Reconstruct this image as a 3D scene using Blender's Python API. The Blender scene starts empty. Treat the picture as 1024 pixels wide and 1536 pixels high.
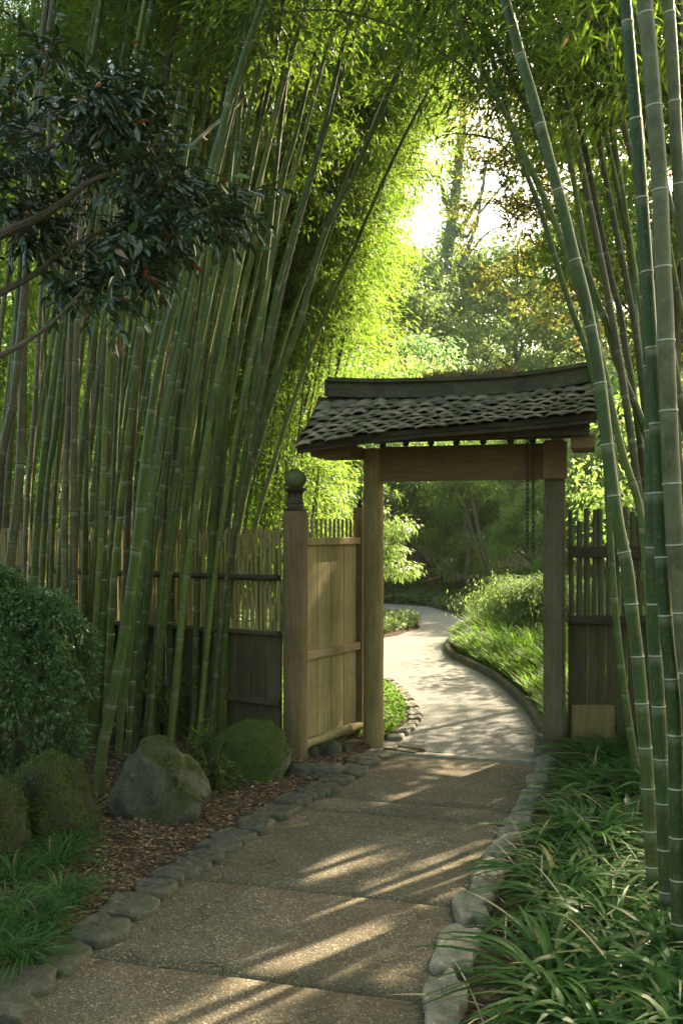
import bpy, math, random
import numpy as np

SC = bpy.context.scene
COL = SC.collection
R = math.radians
rng = np.random.default_rng(7)
random.seed(7)

# ------------------------------------------------------------------ camera geometry helpers
F, H, HY, CX = 1400.0, 1.65, 795.0, 512.0          # focal (photo px), eye height, horizon row, centre column


def G(px, py):                                     # photo pixel of a point on the ground -> ground point
    d = H * F / (py - HY)
    return ((px - CX) * d / F, d)


def Wd(px, py, d):                                 # photo pixel + distance -> point
    return ((px - CX) * d / F, d, H + (HY - py) * d / F)


TH = R(15.4)
U = np.array([math.cos(TH), -math.sin(TH), 0.0])   # along the gate, left to right
V = np.array([math.sin(TH), math.cos(TH), 0.0])    # through the gate, away from us
GC = np.array([0.8975, 6.97, 0.0])                 # middle of the gate opening
SUN_AZ, SUN_EL = R(42), R(36)
SUN = np.array([math.sin(SUN_AZ) * math.cos(SUN_EL), math.cos(SUN_AZ) * math.cos(SUN_EL), math.sin(SUN_EL)])


def gp(u, v, z=0.0):
    p = GC + U * u + V * v
    return (p[0], p[1], z)


# ------------------------------------------------------------------ node helpers
def mat(name, rough=0.8, spec=0.3):
    m = bpy.data.materials.new(name)
    m.use_nodes = True
    nt = m.node_tree
    b = nt.nodes['Principled BSDF']
    b.inputs['Roughness'].default_value = rough
    b.inputs['Specular IOR Level'].default_value = spec
    return m, nt, b


def N(nt, t, **kw):
    n = nt.nodes.new(t)
    for k, v in kw.items():
        if k in n.inputs:
            n.inputs[k].default_value = v
        else:
            setattr(n, k, v)
    return n


def L(nt, a, b):
    nt.links.new(a, b)


def ramp(nt, fac, stops, interp='LINEAR'):
    r = nt.nodes.new('ShaderNodeValToRGB')
    r.color_ramp.interpolation = interp
    e = r.color_ramp.elements
    while len(e) < len(stops):
        e.new(0.5)
    for i, (p, c) in enumerate(stops):
        e[i].position = p
        e[i].color = (c[0], c[1], c[2], 1)
    L(nt, fac, r.inputs[0])
    return r.outputs[0]


def mixc(nt, fac, a, b, mode='MIX'):
    m = nt.nodes.new('ShaderNodeMix')
    m.data_type = 'RGBA'
    m.blend_type = mode
    for s, i in ((fac, 0), (a, 6), (b, 7)):
        if isinstance(s, (int, float)):
            m.inputs[i].default_value = s
        elif isinstance(s, tuple):
            m.inputs[i].default_value = (s[0], s[1], s[2], 1)
        else:
            L(nt, s, m.inputs[i])
    return m.outputs[2]


def mth(nt, op, a, b=0.5, c=None, clamp=False):
    m = nt.nodes.new('ShaderNodeMath')
    m.operation = op
    m.use_clamp = clamp
    for i, s in enumerate((a, b, c)):
        if s is None:
            continue
        if isinstance(s, (int, float)):
            m.inputs[i].default_value = s
        else:
            L(nt, s, m.inputs[i])
    return m.outputs[0]


def coords(nt, scale=(1, 1, 1), kind='Object', rot=(0, 0, 0)):
    tc = nt.nodes.new('ShaderNodeTexCoord')
    mp = nt.nodes.new('ShaderNodeMapping')
    mp.inputs['Scale'].default_value = scale
    mp.inputs['Rotation'].default_value = rot
    L(nt, tc.outputs[kind], mp.inputs[0])
    return mp.outputs[0]


def noise(nt, vec, scale, detail=4, rough=0.6, dist=0.0):
    n = N(nt, 'ShaderNodeTexNoise')
    n.inputs['Scale'].default_value = scale
    n.inputs['Detail'].default_value = detail
    n.inputs['Roughness'].default_value = rough
    n.inputs['Distortion'].default_value = dist
    L(nt, vec, n.inputs['Vector'])
    return n.outputs['Fac']


def vor(nt, vec, scale, feature='F1', out='Distance'):
    n = N(nt, 'ShaderNodeTexVoronoi')
    n.feature = feature
    n.inputs['Scale'].default_value = scale
    L(nt, vec, n.inputs['Vector'])
    return n.outputs[out]


def bump(nt, b, h, strength=0.5, dist=0.01):
    n = N(nt, 'ShaderNodeBump')
    n.inputs['Strength'].default_value = strength
    n.inputs['Distance'].default_value = dist
    L(nt, h, n.inputs['Height'])
    L(nt, n.outputs[0], b.inputs['Normal'])
    return n


def leaf_mat(name, c1, c2, tr, trf=0.45, rough=0.45, spec=0.4, odd=None):
    m, nt, b = mat(name, rough, spec)
    g = N(nt, 'ShaderNodeNewGeometry')
    oi = N(nt, 'ShaderNodeObjectInfo')
    rnd = mth(nt, 'ADD', mth(nt, 'MULTIPLY', g.outputs['Random Per Island'], 0.75),
              mth(nt, 'MULTIPLY', oi.outputs['Random'], 0.25))
    c = ramp(nt, rnd, [(0, c1), (1, c2)])
    t = mixc(nt, rnd, (tr[0] * .75, tr[1] * .8, tr[2] * .7), (tr[0] * 1.15, tr[1] * 1.1, tr[2]))
    if odd:                                        # a few yellowed or browned leaves
        k = mth(nt, 'GREATER_THAN', g.outputs['Random Per Island'], 1 - odd[0])
        c = mixc(nt, k, c, odd[1])
        t = mixc(nt, k, t, odd[1])
    L(nt, c, b.inputs['Base Color'])
    tb = N(nt, 'ShaderNodeBsdfTranslucent')
    L(nt, t, tb.inputs[0])
    mx = N(nt, 'ShaderNodeMixShader')
    mx.inputs[0].default_value = trf
    L(nt, b.outputs[0], mx.inputs[1])
    L(nt, tb.outputs[0], mx.inputs[2])
    L(nt, mx.outputs[0], nt.nodes['Material Output'].inputs['Surface'])
    return m


def wood_mat(name, dark, mid, light, moss=0.0, rough=0.8, scale=(14, 14, 1.2), bs=0.35):
    m, nt, b = mat(name, rough, 0.2)
    v = coords(nt, scale)
    g = N(nt, 'ShaderNodeNewGeometry')
    off = N(nt, 'ShaderNodeVectorMath')
    off.operation = 'ADD'
    cmb = N(nt, 'ShaderNodeCombineXYZ')
    L(nt, mth(nt, 'MULTIPLY', g.outputs['Random Per Island'], 37.0), cmb.inputs[0])
    L(nt, mth(nt, 'MULTIPLY', g.outputs['Random Per Island'], 11.0), cmb.inputs[2])
    L(nt, v, off.inputs[0])
    L(nt, cmb.outputs[0], off.inputs[1])
    n1 = noise(nt, off.outputs[0], 3.0, 6, 0.65, 0.6)
    n2 = noise(nt, off.outputs[0], 16.0, 3, 0.7, 0.2)
    f = mth(nt, 'ADD', mth(nt, 'MULTIPLY', n1, 0.7), mth(nt, 'MULTIPLY', n2, 0.3))
    c = ramp(nt, f, [(0.3, dark), (0.5, mid), (0.7, light)])
    br = mth(nt, 'MULTIPLY_ADD', g.outputs['Random Per Island'], 0.5, 0.72)
    c = mixc(nt, 1.0, c, mixc(nt, br, (0, 0, 0), (1, 1, 1)), 'MULTIPLY')
    v2 = coords(nt, (1, 1, 1))
    stain = noise(nt, v2, 2.6, 5, 0.6)
    c = mixc(nt, ramp(nt, stain, [(0.45, (0, 0, 0)), (0.75, (.6, .6, .6))]), c, tuple(x * .4 for x in mid))
    if moss:
        mn = noise(nt, v2, 7.0, 6, 0.7)
        c = mixc(nt, ramp(nt, mn, [(0.62 - moss * .3, (0, 0, 0)), (0.8 - moss * .2, (.8, .8, .8))]), c, (.055, .075, .02))
    L(nt, c, b.inputs['Base Color'])
    bump(nt, b, f, bs, 0.006)
    return m


def rock_mat(name, c1, c2, c3, moss=0.3, mossc=(.06, .095, .015), speck=True):
    m, nt, b = mat(name, 0.85, 0.25)
    v = coords(nt)
    n1 = noise(nt, v, 5.0, 8, 0.7, 0.3)
    n2 = noise(nt, v, 45.0, 4, 0.7)
    n3 = noise(nt, v, 1.6, 3, 0.5)
    c = ramp(nt, n1, [(0.3, c1), (0.5, c2), (0.72, c3)])
    c = mixc(nt, ramp(nt, n2, [(0.35, (.55, .55, .55)), (.6, (0, 0, 0))]), c, tuple(x * .45 for x in c1))
    if speck:
        lic = mth(nt, 'GREATER_THAN', noise(nt, v, 14.0, 5, 0.75), 0.64)
        c = mixc(nt, mth(nt, 'MULTIPLY', lic, 0.5), c, tuple(min(1, x * 1.6) for x in c3))
    g = N(nt, 'ShaderNodeNewGeometry')
    sx = N(nt, 'ShaderNodeSeparateXYZ')
    L(nt, g.outputs['Normal'], sx.inputs[0])
    up = mth(nt, 'MULTIPLY_ADD', sx.outputs[2], 0.45, n3)
    mk = mth(nt, 'ADD', up, mth(nt, 'MULTIPLY', noise(nt, v, 11, 6, .7), 0.55))
    mask = ramp(nt, mth(nt, 'SUBTRACT', mk, 1.25 - moss), [(0.0, (0, 0, 0)), (0.22, (1, 1, 1))])
    mc = ramp(nt, noise(nt, v, 60, 3, .8), [(0.3, tuple(x * .35 for x in mossc)), (0.6, mossc), (.8, tuple(x * 1.7 for x in mossc))])
    c = mixc(nt, mask, c, mc)
    L(nt, c, b.inputs['Base Color'])
    h = mth(nt, 'ADD', mth(nt, 'MULTIPLY', n1, 1.0), mth(nt, 'MULTIPLY', noise(nt, v, 70, 4, .8), 0.35))
    bump(nt, b, h, 0.7, 0.02)
    return m


# ------------------------------------------------------------------ materials
M = {}
G1, G2 = (.035, .07, .012), (.085, .13, .02)
M['bamboo_leaf'] = leaf_mat('bamboo_leaf', (.03, .06, .008), (.09, .13, .018), (.25, .42, .05), .55, .5, .2, (.02, (.25, .2, .05)))
M['bamboo_leaf_deep'] = leaf_mat('bamboo_leaf_deep', (.025, .055, .008), (.06, .11, .015), (.20, .33, .03), .48, .5, .3, (.02, (.2, .15, .04)))
M['broad_leaf'] = leaf_mat('broad_leaf', (.07, .13, .035), (.14, .21, .06), (.32, .5, .11), .55, .5, .25, (.03, (.18, .13, .04)))
M['blue_leaf'] = leaf_mat('blue_leaf', (.05, .12, .06), (.11, .2, .09), (.24, .42, .15), .52, .5, .25)
M['pale_leaf'] = leaf_mat('pale_leaf', (.08, .14, .04), (.15, .21, .07), (.26, .4, .1), .4, .5, .2)
M['autumn_leaf'] = leaf_mat('autumn_leaf', (.05, .075, .02), (.11, .1, .03), (.25, .28, .06), .45, .5, .3, (.07, (.22, .12, .04)))
M['gloss_leaf'] = leaf_mat('gloss_leaf', (.012, .035, .014), (.035, .07, .028), (.05, .10, .02), .15, .22, .7, (.02, (.16, .06, .015)))
M['shrub_leaf'] = leaf_mat('shrub_leaf', (.04, .10, .03), (.085, .16, .05), (.12, .24, .05), .3, .3, .55)
M['strap_leaf'] = leaf_mat('strap_leaf', (.012, .05, .009), (.042, .105, .016), (.09, .24, .025), .3, .5, .18, (.05, (.2, .17, .06)))
M['grass'] = leaf_mat('grass', (.05, .12, .018), (.12, .21, .03), (.2, .38, .04), .4, .6, .15, (.05, (.3, .26, .1)))
M['cover_leaf'] = leaf_mat('cover_leaf', (.03, .06, .018), (.07, .11, .03), (.12, .2, .04), .35, .5, .3)
M['moss_leaf'] = leaf_mat('moss_leaf', (.04, .065, .01), (.09, .12, .02), (.13, .18, .03), .3, .7, .2)
M['litter'] = leaf_mat('litter', (.06, .035, .018), (.32, .22, .12), (.12, .08, .04), .15, .7, .2)
M['straw'] = leaf_mat('straw', (.28, .23, .12), (.48, .42, .26), (.4, .34, .18), .4, .7, .2)


def culm_mat(name, c1, c2, c3):
    m, nt, b = mat(name, 0.5, 0.25)
    oi = N(nt, 'ShaderNodeObjectInfo')
    v = coords(nt, (9, 9, 1.1))
    sh = N(nt, 'ShaderNodeVectorMath')
    sh.operation = 'ADD'
    cm = N(nt, 'ShaderNodeCombineXYZ')
    L(nt, mth(nt, 'MULTIPLY', oi.outputs['Random'], 53.0), cm.inputs[2])
    L(nt, v, sh.inputs[0])
    L(nt, cm.outputs[0], sh.inputs[1])
    n1 = noise(nt, sh.outputs[0], 1.3, 5, 0.65)
    f = mth(nt, 'ADD', mth(nt, 'MULTIPLY', n1, 0.8), mth(nt, 'MULTIPLY_ADD', oi.outputs['Random'], 0.5, -0.15))
    c = ramp(nt, f, [(0.2, c1), (0.5, c2), (0.85, c3)])
    v1 = coords(nt, (1, 1, 1))
    sp = noise(nt, v1, 55, 4, .8)
    c = mixc(nt, ramp(nt, sp, [(0.56, (0, 0, 0)), (.72, (.55, .55, .55))]), c, (.2, .21, .14))
    c = mixc(nt, ramp(nt, noise(nt, v1, 5, 5, .7), [(0.48, (0, 0, 0)), (.64, (.75, .75, .75))]), c, (.03, .034, .014))
    sc_ = noise(nt, coords(nt, (60, 60, 7)), 1.2, 5, .75, .8)
    c = mixc(nt, ramp(nt, sc_, [(0.56, (0, 0, 0)), (.68, (.6, .6, .6))]), c, (.17, .155, .09))
    bl = N(nt, 'ShaderNodeAttribute', attribute_name='bloom')
    c = mixc(nt, mth(nt, 'MULTIPLY', bl.outputs['Fac'], mth(nt, 'MULTIPLY', noise(nt, v1, 30, 4, .7), 1.1), clamp=True), c, (.24, .26, .20))
    lw = N(nt, 'ShaderNodeAttribute', attribute_name='low')
    c = mixc(nt, mth(nt, 'MULTIPLY', mth(nt, 'POWER', lw.outputs['Fac'], 2.0), ramp(nt, noise(nt, v1, 9, 5, .7), [(.35, (0, 0, 0)), (.6, (.8, .8, .8))]), clamp=True), c, (.075, .06, .03))
    L(nt, c, b.inputs['Base Color'])
    bump(nt, b, noise(nt, coords(nt, (80, 80, 4)), 2, 3, .6), 0.15, 0.002)
    return m


M['culm_green'] = culm_mat('culm_green', (.03, .06, .006), (.06, .095, .010), (.12, .14, .022))
M['culm_deep'] = culm_mat('culm_deep', (.012, .042, .009), (.024, .062, .014), (.05, .08, .018))
M['culm_grey'] = culm_mat('culm_grey', (.05, .065, .028), (.075, .09, .042), (.11, .115, .065))
M['culm_tan'] = culm_mat('culm_tan', (.045, .04, .013), (.07, .062, .02), (.11, .09, .035))
for nm, c in (('ring_pale', (.42, .43, .34)), ('ring_dark', (.07, .075, .035))):
    m, nt, b = mat(nm, .7, .2)
    b.inputs['Base Color'].default_value = (*c, 1)
    n_ = noise(nt, coords(nt), 60, 3, .7)
    L(nt, ramp(nt, n_, [(.3, tuple(x * .55 for x in c)), (.65, c)]), b.inputs['Base Color'])
    M[nm] = m

M['post_tan'] = wood_mat('post_tan', (.12, .085, .035), (.21, .155, .065), (.29, .225, .11), .08, .65)
M['post_brown'] = wood_mat('post_brown', (.075, .05, .024), (.135, .095, .048), (.20, .15, .085), .15, .8)
M['post_grey'] = wood_mat('post_grey', (.07, .058, .034), (.12, .10, .062), (.18, .15, .10), .3, .85)
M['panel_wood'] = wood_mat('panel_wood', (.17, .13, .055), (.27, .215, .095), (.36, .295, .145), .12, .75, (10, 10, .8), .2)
M['rail_wood'] = wood_mat('rail_wood', (.19, .13, .07), (.3, .21, .115), (.38, .29, .17), 0, .75, (3, 3, 14), .25)
M['lintel_wood'] = wood_mat('lintel_wood', (.11, .07, .03), (.175, .115, .05), (.23, .16, .075), .04, .7, (2, 2, 14), .25)
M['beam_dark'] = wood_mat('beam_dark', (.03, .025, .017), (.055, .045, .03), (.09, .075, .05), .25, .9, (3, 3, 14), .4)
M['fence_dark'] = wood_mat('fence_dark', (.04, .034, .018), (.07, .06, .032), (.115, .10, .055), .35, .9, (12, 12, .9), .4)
M['picket_tan'] = wood_mat('picket_tan', (.16, .13, .045), (.27, .22, .09), (.38, .31, .15), .1, .7, (20, 20, 1), .2)
M['picket_dark'] = wood_mat('picket_dark', (.05, .05, .03), (.09, .085, .05), (.15, .14, .08), .35, .9, (20, 20, 1), .4)
M['ridge_cap'] = wood_mat('ridge_cap', (.04, .038, .026), (.075, .07, .048), (.13, .12, .085), .35, .85, (3, 3, 8), .5)
M['bark'] = wood_mat('bark', (.05, .04, .03), (.10, .085, .065), (.17, .145, .11), .3, .95, (9, 9, 1.5), .9)
M['bark_pale'] = wood_mat('bark_pale', (.16, .14, .10), (.25, .22, .16), (.34, .30, .23), .1, .9, (9, 9, 1.5), .6)
M['bark_ivy'] = wood_mat('bark_ivy', (.11, .12, .085), (.18, .19, .14), (.27, .27, .21), .3, .9, (7, 7, 1.5), .8)
M['twig'] = wood_mat('twig', (.03, .035, .015), (.06, .07, .025), (.10, .11, .04), 0, .8)
M['rock_grey'] = rock_mat('rock_grey', (.045, .045, .032), (.08, .075, .055), (.14, .13, .095), .36, (.04, .05, .012))
M['rock_moss'] = rock_mat('rock_moss', (.06, .065, .045), (.10, .10, .075), (.15, .15, .11), .62, (.05, .075, .010))
M['rock_dark'] = rock_mat('rock_dark', (.02, .02, .012), (.035, .035, .02), (.06, .05, .03), .45, (.028, .038, .008))
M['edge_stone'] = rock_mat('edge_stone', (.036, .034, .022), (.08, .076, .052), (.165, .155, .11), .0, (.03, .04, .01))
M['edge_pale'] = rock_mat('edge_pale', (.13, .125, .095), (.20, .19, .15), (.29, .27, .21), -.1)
m, nt, b = mat('iron', .55, .4)
b.inputs['Metallic'].default_value = .6
L(nt, ramp(nt, noise(nt, coords(nt), 40, 4, .7), [(.35, (.02, .018, .015)), (.65, (.07, .05, .035))]), b.inputs['Base Color'])
M['iron'] = m

# exposed-aggregate concrete of the near path
m, nt, b = mat('aggregate', .9, .25)
v = coords(nt)
cell = vor(nt, v, 150, 'F1', 'Color')
sx = N(nt, 'ShaderNodeSeparateColor')
L(nt, cell, sx.inputs[0])
chip = ramp(nt, sx.outputs[0], [(0, (.028, .022, .013)), (.35, (.062, .05, .03)), (.7, (.115, .094, .06)), (.93, (.23, .195, .135)), (1, (.5, .44, .34))])
cell2 = vor(nt, v, 420, 'F1', 'Color')
sx2 = N(nt, 'ShaderNodeSeparateColor')
L(nt, cell2, sx2.inputs[0])
fine = ramp(nt, sx2.outputs[0], [(0, (.04, .032, .02)), (.6, (.095, .078, .05)), (1, (.22, .185, .13))])
c = mixc(nt, .45, chip, fine)
big = noise(nt, v, 1.7, 6, .65, .4)
c = mixc(nt, ramp(nt, big, [(.38, (.6, .6, .6)), (.62, (0, 0, 0))]), c, (.045, .038, .022), 'MIX')
mid_ = noise(nt, v, 7, 5, .7)
c = mixc(nt, ramp(nt, mid_, [(.55, (0, 0, 0)), (.75, (.4, .4, .4))]), c, (.09, .085, .045))
wv = N(nt, 'ShaderNodeVectorMath')
wv.operation = 'ADD'
nv = N(nt, 'ShaderNodeTexNoise')
nv.inputs['Scale'].default_value = 5
nv.inputs['Detail'].default_value = 5
L(nt, v, nv.inputs['Vector'])
sc2 = N(nt, 'ShaderNodeVectorMath')
sc2.operation = 'SCALE'
sc2.inputs['Scale'].default_value = .35
L(nt, nv.outputs['Color'], sc2.inputs[0])
L(nt, v, wv.inputs[0])
L(nt, sc2.outputs[0], wv.inputs[1])
ck = vor(nt, wv.outputs[0], .9, 'DISTANCE_TO_EDGE', 'Distance')
c = mixc(nt, ramp(nt, ck, [(0, (.75, .75, .75)), (.006, (0, 0, 0))]), c, (.02, .016, .01))
st = noise(nt, coords(nt, (1, 1, 1), rot=(0, 0, .27)), 3.1, 6, .72, 1.2)
c = mixc(nt, ramp(nt, st, [(.56, (0, 0, 0)), (.66, (.5, .5, .5))]), c, (.035, .028, .016))
L(nt, c, b.inputs['Base Color'])
bump(nt, b, mth(nt, 'ADD', vor(nt, v, 150), mth(nt, 'MULTIPLY', noise(nt, v, 90, 4, .8), .8)), .55, .006)
M['aggregate'] = m
# pale far path
m, nt, b = mat('path_pale', .9, .2)
v = coords(nt)
sx = N(nt, 'ShaderNodeSeparateColor')
L(nt, vor(nt, v, 110, 'F1', 'Color'), sx.inputs[0])
c = ramp(nt, sx.outputs[0], [(0, (.085, .088, .082)), (.5, (.135, .138, .13)), (1, (.23, .232, .22))])
c = mixc(nt, ramp(nt, noise(nt, v, 1.1, 6, .65), [(.35, (.45, .45, .45)), (.6, (0, 0, 0))]), c, (.10, .10, .088))
L(nt, c, b.inputs['Base Color'])
bump(nt, b, vor(nt, v, 110), .35, .005)
M['path_pale'] = m
# bark-mulch soil
m, nt, b = mat('soil', .95, .1)
v = coords(nt)
v3 = coords(nt, (1, 2.6, 1), rot=(0, 0, .6))
sx = N(nt, 'ShaderNodeSeparateColor')
L(nt, vor(nt, v3, 45, 'F1', 'Color'), sx.inputs[0])
c = ramp(nt, sx.outputs[0], [(0, (.035, .022, .014)), (.5, (.075, .05, .032)), (.85, (.12, .085, .055)), (1, (.24, .19, .13))])
c = mixc(nt, ramp(nt, noise(nt, v, 2.2, 6, .7), [(.35, (.75, .75, .75)), (.65, (0, 0, 0))]), c, (.03, .022, .014))
c = mixc(nt, ramp(nt, noise(nt, v, 30, 5, .8), [(.5, (0, 0, 0)), (.7, (.5, .5, .5))]), c, (.15, .115, .075))
L(nt, c, b.inputs['Base Color'])
bump(nt, b, mth(nt, 'ADD', vor(nt, v3, 45), mth(nt, 'MULTIPLY', noise(nt, v, 25, 6, .8), 1.2)), .9, .02)
M['soil'] = m
# mossy roof tile
m, nt, b = mat('roof_tile', .8, .3)
v = coords(nt)
g = N(nt, 'ShaderNodeNewGeometry')
c = ramp(nt, g.outputs['Random Per Island'], [(0, (.14, .12, .085)), (.45, (.24, .21, .155)), (.75, (.33, .29, .22)), (1, (.42, .29, .19))])
c = mixc(nt, ramp(nt, noise(nt, v, 22, 6, .75), [(.36, (.7, .7, .7)), (.54, (0, 0, 0))]), c, (.05, .05, .038))
c = mixc(nt, ramp(nt, noise(nt, v, 5, 6, .75), [(.48, (0, 0, 0)), (.62, (.85, .85, .85))]), c, (.055, .075, .018))
L(nt, c, b.inputs['Base Color'])
bump(nt, b, noise(nt, v, 40, 6, .8), .8, .012)
M['roof_tile'] = m
m, nt, b = mat('finial', .6, .35)
v = coords(nt)
c = ramp(nt, noise(nt, v, 9, 6, .7), [(.35, (.035, .05, .02)), (.6, (.07, .10, .03)), (.75, (.12, .13, .07))])
L(nt, c, b.inputs['Base Color'])
bump(nt, b, noise(nt, v, 50, 5, .8), .4, .005)
M['finial'] = m


# ------------------------------------------------------------------ object helpers
def link(o, parent=None):
    COL.objects.link(o)
    if parent is not None:
        o.parent = parent
    return o


def tag(o, label=None, cat=None, group=None, kind=None):
    if label:
        o['label'] = label
    if cat:
        o['category'] = cat
    if group:
        o['group'] = group
    if kind:
        o['kind'] = kind
    return o


def thing(name, loc, label, cat, group=None, rz=0):
    o = bpy.data.objects.new(name, None)
    o.empty_display_size = .1
    o.location = loc
    o.rotation_euler = (0, 0, rz)
    link(o)
    return tag(o, label, cat, group)


def np_mesh(name, verts, faces, mats, parent=None, smooth=False, midx=None):
    """verts (n,3), faces (m,k) with one k or a list of such arrays"""
    if not isinstance(faces, list):
        faces = [faces]
    faces = [np.asarray(f, dtype=np.int32) for f in faces if len(f)]
    me = bpy.data.meshes.new(name)
    me.vertices.add(len(verts))
    me.vertices.foreach_set('co', np.asarray(verts, dtype=np.float32).ravel())
    li = np.concatenate([f.ravel() for f in faces])
    tot = np.concatenate([np.full(len(f), f.shape[1], dtype=np.int32) for f in faces])
    st = np.concatenate([[0], np.cumsum(tot)[:-1]]).astype(np.int32)
    me.loops.add(len(li))
    me.loops.foreach_set('vertex_index', li)
    me.polygons.add(len(tot))
    me.polygons.foreach_set('loop_start', st)
    me.polygons.foreach_set('loop_total', tot)
    if smooth:
        me.polygons.foreach_set('use_smooth', np.ones(len(tot), dtype=bool))
    for mm in (mats if isinstance(mats, (list, tuple)) else [mats]):
        me.materials.append(M[mm] if isinstance(mm, str) else mm)
    if midx is not None:
        me.polygons.foreach_set('material_index', np.asarray(midx, dtype=np.int32))
    me.update(calc_edges=True)
    o = bpy.data.objects.new(name, me)
    return link(o, parent)


class MB:
    """collects simple solids into one mesh"""
    def __init__(s):
        s.v, s.f = [], []

    def add(s, vs, fs):
        o = len(s.v)
        s.v += [tuple(p) for p in vs]
        s.f += [tuple(o + i for i in f) for f in fs]

    def box(s, c, size, ax=None, jit=0.0):
        ax = ax or ((1, 0, 0), (0, 1, 0), (0, 0, 1))
        A = np.array(ax, float)
        c = np.array(c, float)
        vs = []
        for sx in (-.5, .5):
            for sy in (-.5, .5):
                for sz in (-.5, .5):
                    p = c + A[0] * size[0] * sx + A[1] * size[1] * sy + A[2] * size[2] * sz
                    if jit:
                        p = p + np.array([random.uniform(-jit, jit) for _ in range(3)])
                    vs.append(p)
        s.add(vs, [(0, 1, 3, 2), (4, 6, 7, 5), (0, 4, 5, 1), (2, 3, 7, 6), (0, 2, 6, 4), (1, 5, 7, 3)])

    def tube(s, pts, rad, k=8, cap=True):
        pts = np.array(pts, float)
        n = len(pts)
        rad = np.full(n, rad) if np.isscalar(rad) else np.array(rad)
        T = np.gradient(pts, axis=0)
        T /= np.linalg.norm(T, axis=1)[:, None] + 1e-9
        ref = np.array([0, 0, 1.0]) if abs(T[0][2]) < .8 else np.array([1.0, 0, 0])
        vs, fs = [], []
        for i in range(n):
            a = np.cross(T[i], ref)
            a /= np.linalg.norm(a) + 1e-9
            b_ = np.cross(T[i], a)
            for j in range(k):
                t = 2 * math.pi * j / k
                vs.append(pts[i] + rad[i] * (a * math.cos(t) + b_ * math.sin(t)))
        for i in range(n - 1):
            for j in range(k):
                fs.append((i * k + j, (i + 1) * k + j, (i + 1) * k + (j + 1) % k, i * k + (j + 1) % k))
        if cap:
            fs.append(tuple(range(k)))
            fs.append(tuple(reversed(range((n - 1) * k, n * k))))
        s.add(vs, fs)

    def lathe(s, c, prof, k=24):
        vs, fs = [], []
        for r, z in prof:
            for j in range(k):
                t = 2 * math.pi * j / k
                vs.append((c[0] + r * math.cos(t), c[1] + r * math.sin(t), c[2] + z))
        for i in range(len(prof) - 1):
            for j in range(k):
                fs.append((i * k + j, i * k + (j + 1) % k, (i + 1) * k + (j + 1) % k, (i + 1) * k + j))
        fs.append(tuple(reversed(range(k))))
        fs.append(tuple(range((len(prof) - 1) * k, len(prof) * k)))
        s.add(vs, fs)

    def build(s, name, mats, parent=None, smooth=False, bevel=0.0):
        me = bpy.data.meshes.new(name)
        me.from_pydata(s.v, [], s.f)
        me.materials.append(M[mats] if isinstance(mats, str) else mats)
        if smooth:
            for p in me.polygons:
                p.use_smooth = True
        me.update()
        o = link(bpy.data.objects.new(name, me), parent)
        if bevel:
            b_ = o.modifiers.new('bevel', 'BEVEL')
            b_.width = bevel
            b_.segments = 2
            b_.limit_method = 'ANGLE'
        if smooth:
            me.set_sharp_from_angle(angle=R(40))
        return o


# ------------------------------------------------------------------ foliage in numpy
def nrm(a):
    return a / (np.linalg.norm(a, axis=-1, keepdims=True) + 1e-9)


# gaps in the canopy through which the sun reaches the path: (ground x, ground y, radius)
PATCH = []


def gap(px, py, r):
    x, y = G(px, py)
    PATCH.append((x, y, r))


GS = 1.7
for a in ((395, 1478, .085), (430, 1450, .10), (470, 1420, .11), (510, 1385, .11), (550, 1358, .10), (590, 1335, .06),
          (470, 1308, .08), (510, 1293, .08), (665, 1325, .07), (685, 1295, .08), (705, 1275, .06),
          (350, 1520, .10), (380, 1510, .09), (300, 1550, .1), (640, 1345, .06),
          (660, 1170, .10), (720, 1165, .10), (600, 1200, .07), (760, 1180, .07),
          (560, 1460, .04), (600, 1440, .04)):
    gap(a[0], a[1], a[2] * GS)


def sun_cull(P):
    """keep-mask: leaves outside the shafts of sunlight"""
    keep = np.ones(len(P), bool)
    for x, y, r in PATCH:
        rel = P - np.array([x, y, 0.0])
        t = rel @ SUN
        d2 = (rel * rel).sum(1) - t * t
        wob = r * r * (1 + .5 * np.sin(t * 3.1 + x * 40))
        keep &= ~((d2 < wob) & (t > 2.0))
    return keep


def leaf_quads(P, D, Nn, Ln, Wn, fold=.12):
    D = nrm(D)
    S = nrm(np.cross(D, Nn))
    Nn = np.cross(S, D)
    Ln = Ln[:, None]
    Wn = Wn[:, None]
    mid = P + D * Ln * .42
    a = mid + S * Wn * .5 + Nn * Wn * fold
    b_ = mid - S * Wn * .5 + Nn * Wn * fold
    tip = P + D * Ln - Nn * Ln * .08
    v = np.stack([P, a, tip, b_], 1).reshape(-1, 3)
    n = len(P)
    f = np.arange(n * 4, dtype=np.int32).reshape(n, 4)
    return v, f


def leaf_fine(P, D, Nn, Ln, Wn, fold=.15):
    """leaf of two halves folded along the midrib, pointed, widest at a third"""
    D = nrm(D)
    S = nrm(np.cross(D, Nn))
    Nn = np.cross(S, D)
    Ln, Wn = Ln[:, None], Wn[:, None]
    tip = P + D * Ln - Nn * Ln * .12
    def side(sg, f_, w_):
        return P + D * Ln * f_ + sg * S * Wn * w_ + Nn * Wn * fold * w_ * 2 - Nn * Ln * .12 * f_ * f_
    v = np.stack([P, side(1, .28, .42), side(1, .62, .40), tip, side(-1, .62, .40), side(-1, .28, .42)], 1).reshape(-1, 3)
    b_ = (np.arange(len(P), dtype=np.int32) * 6)[:, None]
    return v, np.concatenate([b_ + np.array([[0, 1, 2, 3]]), b_ + np.array([[3, 4, 5, 0]])], 0)


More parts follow.
